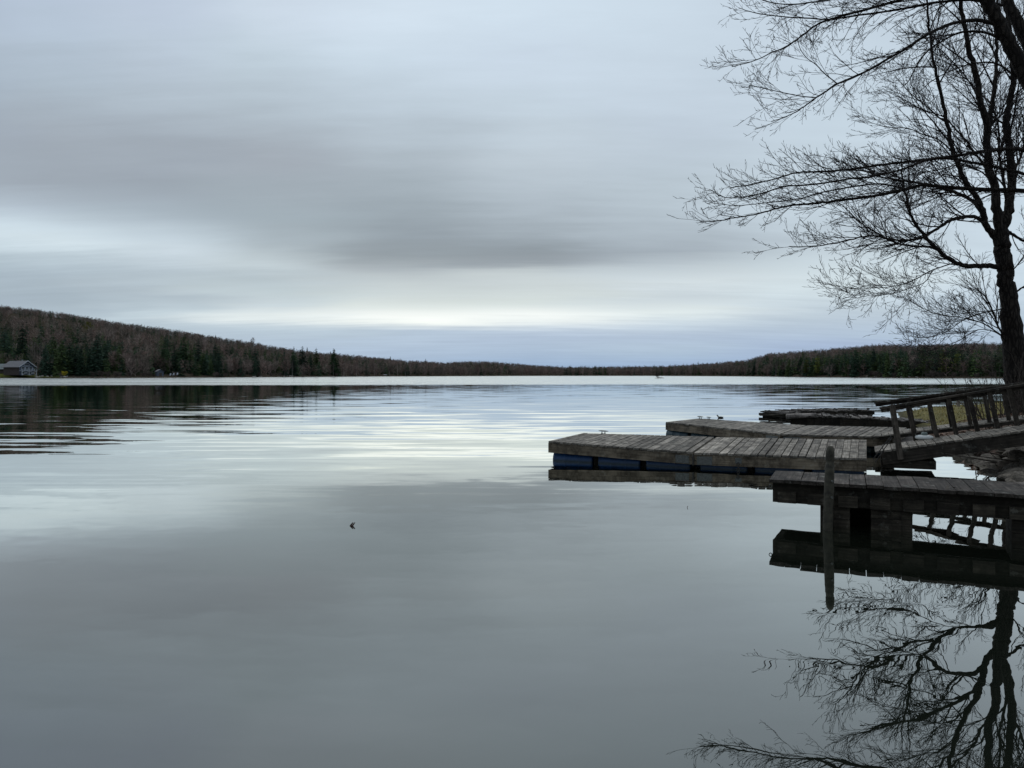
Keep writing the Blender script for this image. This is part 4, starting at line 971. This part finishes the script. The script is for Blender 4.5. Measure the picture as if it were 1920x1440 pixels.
for i in range(n):       # folded leaf: two upright halves curling from one floating rib
    f_ = i / (n - 1)
    for sx, w_ in ((-.026 + .030 * f_, .010), (-.002 + .030 * f_, .009)):
        for dx2, dy2 in ((-w_, -.004), (w_, .006)): V.append((sx + dx2 * (1.1 - .7 * f_ * f_), dy2 + .012 * f_, .001 + .040 * f_))
for i in range(n - 1):
    for c_ in (0, 2): Fc.append((i * 4 + c_, i * 4 + c_ + 1, i * 4 + c_ + 5, i * 4 + c_ + 4))
Fc.append((0, 1, 2, 3)); Fc.append((4, 5, 6, 7)) if False else None
o = link_mesh('floating_leaf', V, Fc, M['leaf'], smooth=True); o.location = q; o.modifiers.new('Solid', 'SOLIDIFY').thickness = .003
tag(o, 'curled reddish brown leaf floating alone on open water', 'leaf')
q = P(1288, 952, 0); mb = MB(); mb.beam((0, 0, -.005), (.01, .0, .025), (.006, 0, 0), (0, .006, 0)); o = mb.build('floating_twig', M['leaf']); o.location = q; tag(o, 'tiny dark bit of twig floating in front of the floating dock', 'twig')

# sticks over the bank rocks
for (u0, v0, u1, v1, dY, lb) in ((1846, 868, 1960, 855, 15.6, 'bare driftwood stick lying across the rocks, the upper one'), (1847, 879, 1960, 888, 14.9, 'bare driftwood stick lying across the rocks, the lower one')):
    p0, p1 = Q(u0, v0, dY), Q(u1, v1, dY - .4); mb = MB(); pm = (p0 + p1) / 2 - UP * .04
    mb.cyl(p0, pm, .008, .017, n=7); mb.cyl(pm, p1, .017, .024, n=7); mb.cyl(pm, pm + Vector((-.12, -.1, -.25)), .012, .005, n=6)
    tag(mb.build('driftwood_stick', M['stick']), lb, 'stick', 'sticks on the bank')

for i in range(12):
    x, y = 9.4 + .32 * i + nr.uniform(-.2, .3), 14.6 + .42 * i + nr.uniform(-.3, .3); z = max(.1, near_z(x, y)) + .14; a = nr.uniform(2.2, 4.4); l = nr.uniform(.5, 1.3)
    p0 = Vector((x, y, z)); p1 = p0 + Vector((math.cos(a) * l, math.sin(a) * l * .6, nr.uniform(-.1, .2))); mb = MB()
    mb.cyl(p0, p1, .016, .006, n=6); mb.cyl(lerp(p0, p1, .5), lerp(p0, p1, .5) + Vector((-.15, nr.uniform(-.1, .1), .12)), .008, .004, n=5)
    tag(mb.build('fallen_stick', M['stick']), 'thin forked stick fallen among the stones of the near bank', 'stick', 'fallen sticks among the bank stones')

# ------------------------------------------------------------------ near bare trees
class Tubes:
    def __init__(s): s.V = []; s.T = []; s.n = 0
    def add(s, pts, rad, k=5):
        pts = np.asarray(pts, float); rad = np.asarray(rad, float); m_ = len(pts)
        tg = np.gradient(pts, axis=0); tg /= (np.linalg.norm(tg, axis=1)[:, None] + 1e-9)
        ref = np.array([.31, .77, .55]) if abs(tg[0] @ np.array([.31, .77, .55])) < .9 else np.array([.9, -.3, .2])
        a = np.cross(tg, ref); a /= (np.linalg.norm(a, axis=1)[:, None] + 1e-9); b2 = np.cross(tg, a)
        an = np.arange(k) * 2 * np.pi / k
        ring = pts[:, None, :] + rad[:, None, None] * (a[:, None, :] * np.cos(an)[None, :, None] + b2[:, None, :] * np.sin(an)[None, :, None])
        s.V.append(ring.reshape(-1, 3)); i = np.arange(m_ - 1)[:, None] * k; jj = np.arange(k)[None, :]; j2 = (jj + 1) % k
        q0, q1, q2, q3 = s.n + i + jj, s.n + i + j2, s.n + i + k + j2, s.n + i + k + jj
        s.T.append(np.stack([q0, q1, q2], -1).reshape(-1, 3)); s.T.append(np.stack([q0, q2, q3], -1).reshape(-1, 3)); s.n += m_ * k
    def mesh(s, name, mat, org, smooth=True): return tri_mesh(name, np.vstack(s.V) - np.array(org), np.vstack(s.T), mat, smooth=smooth)
def smooth_path(pts, rad, n):
    """Catmull-Rom resample"""
    P_ = np.vstack([2 * pts[0] - pts[1], pts, 2 * pts[-1] - pts[-2]]); out_, ro = [], []
    for i in range(len(pts) - 1):
        p0, p1, p2, p3 = P_[i:i + 4]
        for tt in np.linspace(0, 1, n, endpoint=False):
            out_.append(.5 * ((2 * p1) + (-p0 + p2) * tt + (2 * p0 - 5 * p1 + 4 * p2 - p3) * tt ** 2 + (-p0 + 3 * p1 - 3 * p2 + p3) * tt ** 3)); ro.append(rad[i] + (rad[i + 1] - rad[i]) * tt)
    out_.append(pts[-1]); ro.append(rad[-1]); return np.array(out_), np.array(ro)
def last_(lvl, spec): return lvl >= len(spec) - 1
TWIG = [1.0]
def grow(tb, pts, rad, rs, lvl, spec):
    """spawn side shoots along a path; spec[lvl] = (spacing, length, spread, upbias, start fraction)"""
    if lvl >= len(spec): return
    sp_, ln, spr, upb, st = spec[lvl]
    seg = np.linalg.norm(np.diff(pts, axis=0), axis=1); cum = np.concatenate([[0], np.cumsum(seg)]); L = cum[-1]
    d = L * st + rs.uniform(0, sp_)
    while d < L:
        i = min(len(seg) - 1, np.searchsorted(cum, d) - 1); tt = (d - cum[i]) / (seg[i] + 1e-9); p = pts[i] + (pts[i + 1] - pts[i]) * tt
        tg = (pts[i + 1] - pts[i]) / (seg[i] + 1e-9); r0 = rad[i] + (rad[i + 1] - rad[i]) * tt
        ax = rs.normal(size=3); ax -= tg * (ax @ tg); ax /= (np.linalg.norm(ax) + 1e-9)
        ang = rs.uniform(.5, 1.1) * spr; dr = tg * math.cos(ang) + ax * math.sin(ang); dr[2] += upb * rs.uniform(-.3, 1.0); dr /= np.linalg.norm(dr)
        l = ln * rs.uniform(.45, 1.25) * (1 - .6 * d / L); ns = 3 if last_(lvl, spec) else (9 if l > 1.8 else 6 if l > .8 else 5)
        q = [p]; cd = dr.copy(); curve = rs.normal(size=3) * .26 + np.array([0, 0, .10 + upb * .2])
        for k in range(ns):
            cd = cd + curve / ns + rs.normal(size=3) * .055; cd /= np.linalg.norm(cd); q.append(q[-1] + cd * l / ns)
        last = lvl >= len(spec) - 1; rr = min(r0 * .6, .0055 + .0085 * l) if not last else .0052
        ra = np.linspace(rr, .0038 if not last else .0032, ns + 1) * TWIG[0]; q = np.array(q)
        tb.add(q, ra, 4 if l > .9 else 3)
        grow(tb, q, ra, rs, lvl + 1, spec); d += sp_ * rs.uniform(.5, 1.5)
SPEC = [(.13, 1.8, .75, .24, .12), (.135, .64, .72, .22, .12), (.115, .20, .72, .3, .15)]
LONG = [(.42, 2.9, .85, .20, .10), (.19, 1.35, .75, .22, .15), (.15, .55, .72, .22, .12), (.13, .18, .75, .3, .15)]
def guide(pix, r0, r1, Y0, dY, rs, n=5, wig=.012):
    m_ = len(pix); ys_ = Y0 + dY * np.linspace(0, 1, m_) ** 1.3
    pts = np.array([tuple(Q(u, v, y)) for (u, v), y in zip(pix, ys_)]); rad = r0 + (r1 - r0) * np.linspace(0, 1, m_) ** .95
    P2, R2 = smooth_path(pts, rad, n); P2[1:-1] += rs.normal(size=(len(P2) - 2, 3)) * wig * min(1, r0 * 10)
    R2 = R2 * (1 + rs.uniform(-.06, .06, len(R2))); return P2, R2
rt = np.random.RandomState(17)
Y1 = 20.5
tb = Tubes(); tw = Tubes()
trunk = [(1921, 790), (1914, 735), (1907, 680), (1899, 630), (1893, 574), (1887, 530), (1884, 501), (1879, 465), (1875, 437)]
trad = [.50, .37, .31, .26, .215, .20, .195, .20, .19]
pts = np.array([tuple(Q(u, v, Y1)) for u, v in trunk]); P2, R2 = smooth_path(pts, np.array(trad), 6); P2[1:-1] += rt.normal(size=(len(P2) - 2, 3)) * .012; R2 *= 1 + rt.uniform(-.05, .05, len(R2)); tb.add(P2, R2, 14)
G = [  # pixels, r0, r1, dY, grow?
 ([(1876, 445), (1889, 400), (1893, 379), (1897, 340), (1896, 301), (1888, 250), (1886, 228), (1894, 190), (1900, 150), (1897, 100), (1890, 40), (1884, -60), (1875, -200)], .13, .05, .6, 2),
 ([(1874, 440), (1868, 390), (1864, 350), (1854, 310), (1852, 265), (1850, 233), (1838, 190), (1830, 140), (1818, 97), (1808, 50), (1801, 0), (1795, -80), (1790, -180)], .12, .035, -.8, 2),
 ([(1852, 272), (1857, 220), (1866, 160), (1869, 100), (1868, 40), (1874, -60)], .06, .03, .5, 2),
 ([(1889, 388), (1880, 330), (1874, 290), (1872, 240), (1862, 200), (1862, 150)], .04, .015, .9, 1),
 ([(1872, 452), (1850, 425), (1843, 400), (1832, 372), (1810, 340), (1797, 310), (1786, 282), (1776, 233), (1768, 195), (1758, 150), (1747, 97), (1741, 40), (1737, -30)], .085, .02, -1.4, 2),
 ([(1882, 503), (1850, 498), (1820, 499), (1798, 495), (1774, 481), (1750, 462), (1732, 440), (1716, 420), (1706, 395), (1699, 369), (1692, 330), (1690, 300)], .075, .012, -1.5, 1),
 ([(1752, 463), (1720, 462), (1690, 458), (1667, 450), (1645, 437), (1623, 425), (1600, 405), (1585, 390), (1562, 372)], .035, .008, -1.2, 1),
 ([(1852, 432), (1840, 412), (1823, 406), (1800, 408), (1784, 413), (1768, 422), (1755, 430), (1730, 445), (1705, 450), (1687, 451), (1660, 446), (1633, 442), (1600, 448), (1560, 457), (1520, 462), (1480, 462)], .055, .008, -2.5, 1),
 ([(1843, 400), (1825, 378), (1794, 362), (1770, 354), (1745, 347), (1718, 343), (1692, 339), (1648, 331), (1620, 320), (1575, 318)], .055, .012, -1.8, 1),
 ([(1794, 491), (1770, 499), (1745, 508), (1720, 522), (1696, 532), (1660, 539), (1619, 540), (1585, 542), (1556, 541)], .018, .005, -1.5, 1),
 ([(1748, 508), (1735, 528), (1712, 538), (1670, 551), (1620, 556), (1580, 566)], .013, .005, -.9, 1),
 ([(1895, 575), (1865, 582), (1830, 590), (1803, 602), (1775, 622), (1745, 632), (1718, 633)], .018, .005, -1.0, 1),
 ([(1890, 640), (1873, 615), (1864, 590), (1850, 560), (1835, 545), (1815, 540)], .03, .006, -.5, 1),
 ([(1891, 638), (1868, 622), (1840, 605), (1800, 595), (1760, 590), (1735, 580), (1700, 560), (1668, 552)], .02, .005, .4, 1),
 ([(1895, 650), (1870, 625), (1835, 618), (1795, 640), (1750, 655), (1712, 665)], .014, .005, -1.6, 1),
 ([(1885, 430), (1900, 440), (1920, 452), (1950, 458), (1990, 450)], .045, .02, .4, 1),
 ([(1894, 556), (1908, 545), (1925, 534), (1960, 515), (2000, 480)], .03, .012, .3, 1),
 ([(1886, 520), (1905, 500), (1930, 470), (1960, 430)], .02, .01, -.8, 1),
 ([(1859, 330), (1830, 290), (1810, 262), (1790, 240), (1770, 220), (1730, 205), (1700, 190), (1660, 170)], .03, .006, .8, 1),
 ([(1852, 250), (1870, 215), (1885, 195), (1905, 180), (1930, 160)], .025, .01, .5, 1),
 ([(1838, 190), (1815, 150), (1790, 120), (1760, 90), (1730, 70)], .02, .006, -.8, 1),
 ([(1897, 330), (1915, 290), (1925, 250), (1940, 200)], .04, .02, .5, 1),
 ([(1786, 285), (1760, 262), (1730, 252), (1700, 240), (1660, 238), (1620, 225)], .02, .005, .6, 1),
 ([(1803, 330), (1790, 345), (1765, 365), (1740, 378), (1700, 395), (1660, 405)], .02, .006, -.8, 1),
 ([(1864, 350), (1840, 322), (1800, 310), (1760, 318), (1700, 330), (1640, 352), (1600, 362)], .022, .006, 1.2, 1),
]
for pix, r0, r1, dY, gflag in G:
    p_, r_a = guide(pix, r0, r1, Y1, dY, rt); tb.add(p_, r_a, 8 if r0 > .05 else 6)
    grow(tw, p_, r_a, rt, 0, LONG if gflag == 2 else SPEC)
base = (13.6, 20.5, .6)
t1 = empty('bare_tree', base, 'tall leafless tree with forked dark trunk at the right bank', 'tree')
obj('trunk', tb.mesh('trunk', M['bark'], base), t1); obj('crown', tw.mesh('crown', M['twig'], base), t1)

# second tree, its trunk leaning in from beyond the right edge
Y2 = 13.8; tb = Tubes(); tw = Tubes()
pts = np.array([tuple(Q(u, v, y)) for u, v, y in ((2215, 810, 13.6), (2190, 700, 13.6), (2150, 560, 13.7), (2090, 420, 13.8), (2030, 310, 13.8), (1975, 225, 13.8), (1932, 155, 13.8), (1895, 85, 13.8), (1868, 35, 13.8), (1845, -15, 13.8), (1815, -120, 13.8))])
P2, R2 = smooth_path(pts, np.array([.36, .28, .24, .21, .18, .15, .125, .115, .11, .105, .09]), 6); P2[1:-1] += rt.normal(size=(len(P2) - 2, 3)) * .012; tb.add(P2, R2, 12)
G2 = [
 ([(2050, 340), (1990, 190), (1945, 110), (1915, 55), (1890, 5), (1870, -60)], .12, .09, .5, 1),
 ([(2090, 420), (2000, 330), (1960, 292), (1920, 281), (1880, 280), (1847, 283), (1812, 289), (1779, 294), (1730, 300), (1682, 305), (1620, 314), (1560, 321), (1520, 322), (1492, 324), (1450, 336), (1410, 346), (1370, 352)], .045, .007, -.8, 1),
 ([(2110, 450), (2010, 400), (1960, 370), (1920, 358), (1870, 356), (1803, 353), (1760, 350), (1730, 347), (1700, 354), (1657, 364), (1610, 371), (1560, 378), (1520, 382), (1487, 385), (1455, 391), (1429, 399), (1385, 407), (1341, 414), (1312, 416)], .05, .006, -.4, 1),
 ([(2100, 430), (1990, 350), (1920, 326), (1870, 314), (1830, 306), (1779, 297), (1740, 300), (1690, 318), (1640, 330), (1590, 336), (1530, 345), (1470, 350), (1430, 362), (1400, 368), (1360, 370), (1330, 355)], .032, .006, -1.6, 1),
 ([(1700, 354), (1650, 345), (1600, 350), (1545, 360), (1500, 372), (1440, 380), (1380, 385), (1330, 380)], .018, .005, .8, 1),
 ([(1868, 45), (1830, 38), (1794, 42), (1765, 52), (1740, 64), (1715, 80), (1696, 93), (1665, 110), (1633, 129), (1600, 145), (1570, 157), (1550, 170), (1531, 183), (1510, 198), (1492, 210), (1470, 220), (1446, 228)], .034, .006, -1.0, 1),
 ([(1570, 157), (1545, 137), (1531, 122), (1512, 108), (1500, 90), (1495, 70)], .010, .005, -.3, 1),
 ([(1531, 183), (1500, 180), (1460, 172), (1430, 165), (1404, 160)], .010, .005, .3, 1),
 ([(1846, -10), (1800, -25), (1740, -15), (1682, 2), (1645, 12), (1608, 22), (1570, 32), (1536, 44), (1510, 62), (1482, 83), (1465, 92), (1448, 98), (1414, 114), (1373, 125)], .03, .006, -1.5, 1),
 ([(1880, 10), (1820, 0), (1755, 5), (1700, 15), (1657, 22), (1600, 30), (1560, 36), (1510, 34), (1465, 31), (1420, 25), (1385, 15)], .026, .006, .6, 1),
 ([(1840, -30), (1780, -50), (1700, -40), (1640, -20), (1580, -5), (1520, 5), (1470, 8), (1430, 0), (1400, -15)], .024, .006, 0, 1),
 ([(1895, 85), (1850, 62), (1805, 60), (1770, 75), (1740, 95), (1720, 120), (1705, 150), (1690, 165)], .025, .006, 1.0, 1),
 ([(1932, 155), (1900, 140), (1870, 120), (1830, 118), (1790, 130), (1750, 150), (1720, 175)], .022, .006, .8, 1),
]
TWIG[0] = .74
SPEC2 = [(.115, 1.25, .70, .22, .10), (.11, .45, .70, .22, .12), (.09, .15, .72, .3, .15)]
for pix, r0, r1, dY, gflag in G2:
    p_, r_a = guide(pix, r0, r1, Y2, dY, rt, wig=.008); tb.add(p_, r_a, 8 if r0 > .05 else 6)
    grow(tw, p_, r_a, rt, 0, SPEC2)
base = (11.9, 13.7, 1.0)
t2 = empty('bare_tree', base, 'leafless tree leaning in from the right edge with long low limbs over the water', 'tree')
obj('trunk', tb.mesh('trunk', M['bark'], base), t2); obj('crown', tw.mesh('crown', M['twig'], base), t2)

# leafless saplings and brush round the tree foot
for (u, v, Yb, n, hh, lb, sd) in ((1885, 745, 19.0, 9, 2.2, 'thin leafless brush fanning out at the foot of the tall bare tree', 3), (1852, 765, 21.5, 7, 1.9, 'sparse leafless sapling clump left of the tree foot', 5), (1925, 760, 18.0, 9, 2.0, 'leafless brush cut by the right edge beside the handrail', 9)):
    rr = np.random.RandomState(sd); q = Q(u, v, Yb); tb = Tubes(); tw = Tubes(); bz = near_z(q.x, q.y) - .05
    for k in range(n):
        a = rr.uniform(-1.2, .5); p_ = [np.array([q.x + rr.uniform(-.3, .3), q.y + rr.uniform(-.3, .3), bz])]; d = np.array([math.sin(a), rr.uniform(-.4, .4), math.cos(a) + .4]); d /= np.linalg.norm(d)
        l = hh * rr.uniform(.6, 1.1)
        for s_ in range(8): d = d + rr.normal(size=3) * .09 + np.array([0, 0, .03]); d /= np.linalg.norm(d); p_.append(p_[-1] + d * l / 8)
        p_ = np.array(p_); ra = np.linspace(.014, .004, 9); tb.add(p_, ra, 5); grow(tw, p_, ra, rr, 1, [(0, 0, 0, 0, 0), (.14, .55, .6, .2, .2), (.12, .2, .7, .3, .2)])
    e = empty('bare_shrub', (q.x, q.y, bz), lb, 'shrub'); og = (q.x, q.y, bz)
    obj('stem', tb.mesh('stem', M['shrub'], og), e); obj('twigs', tw.mesh('twigs', M['shrub'], og), e)
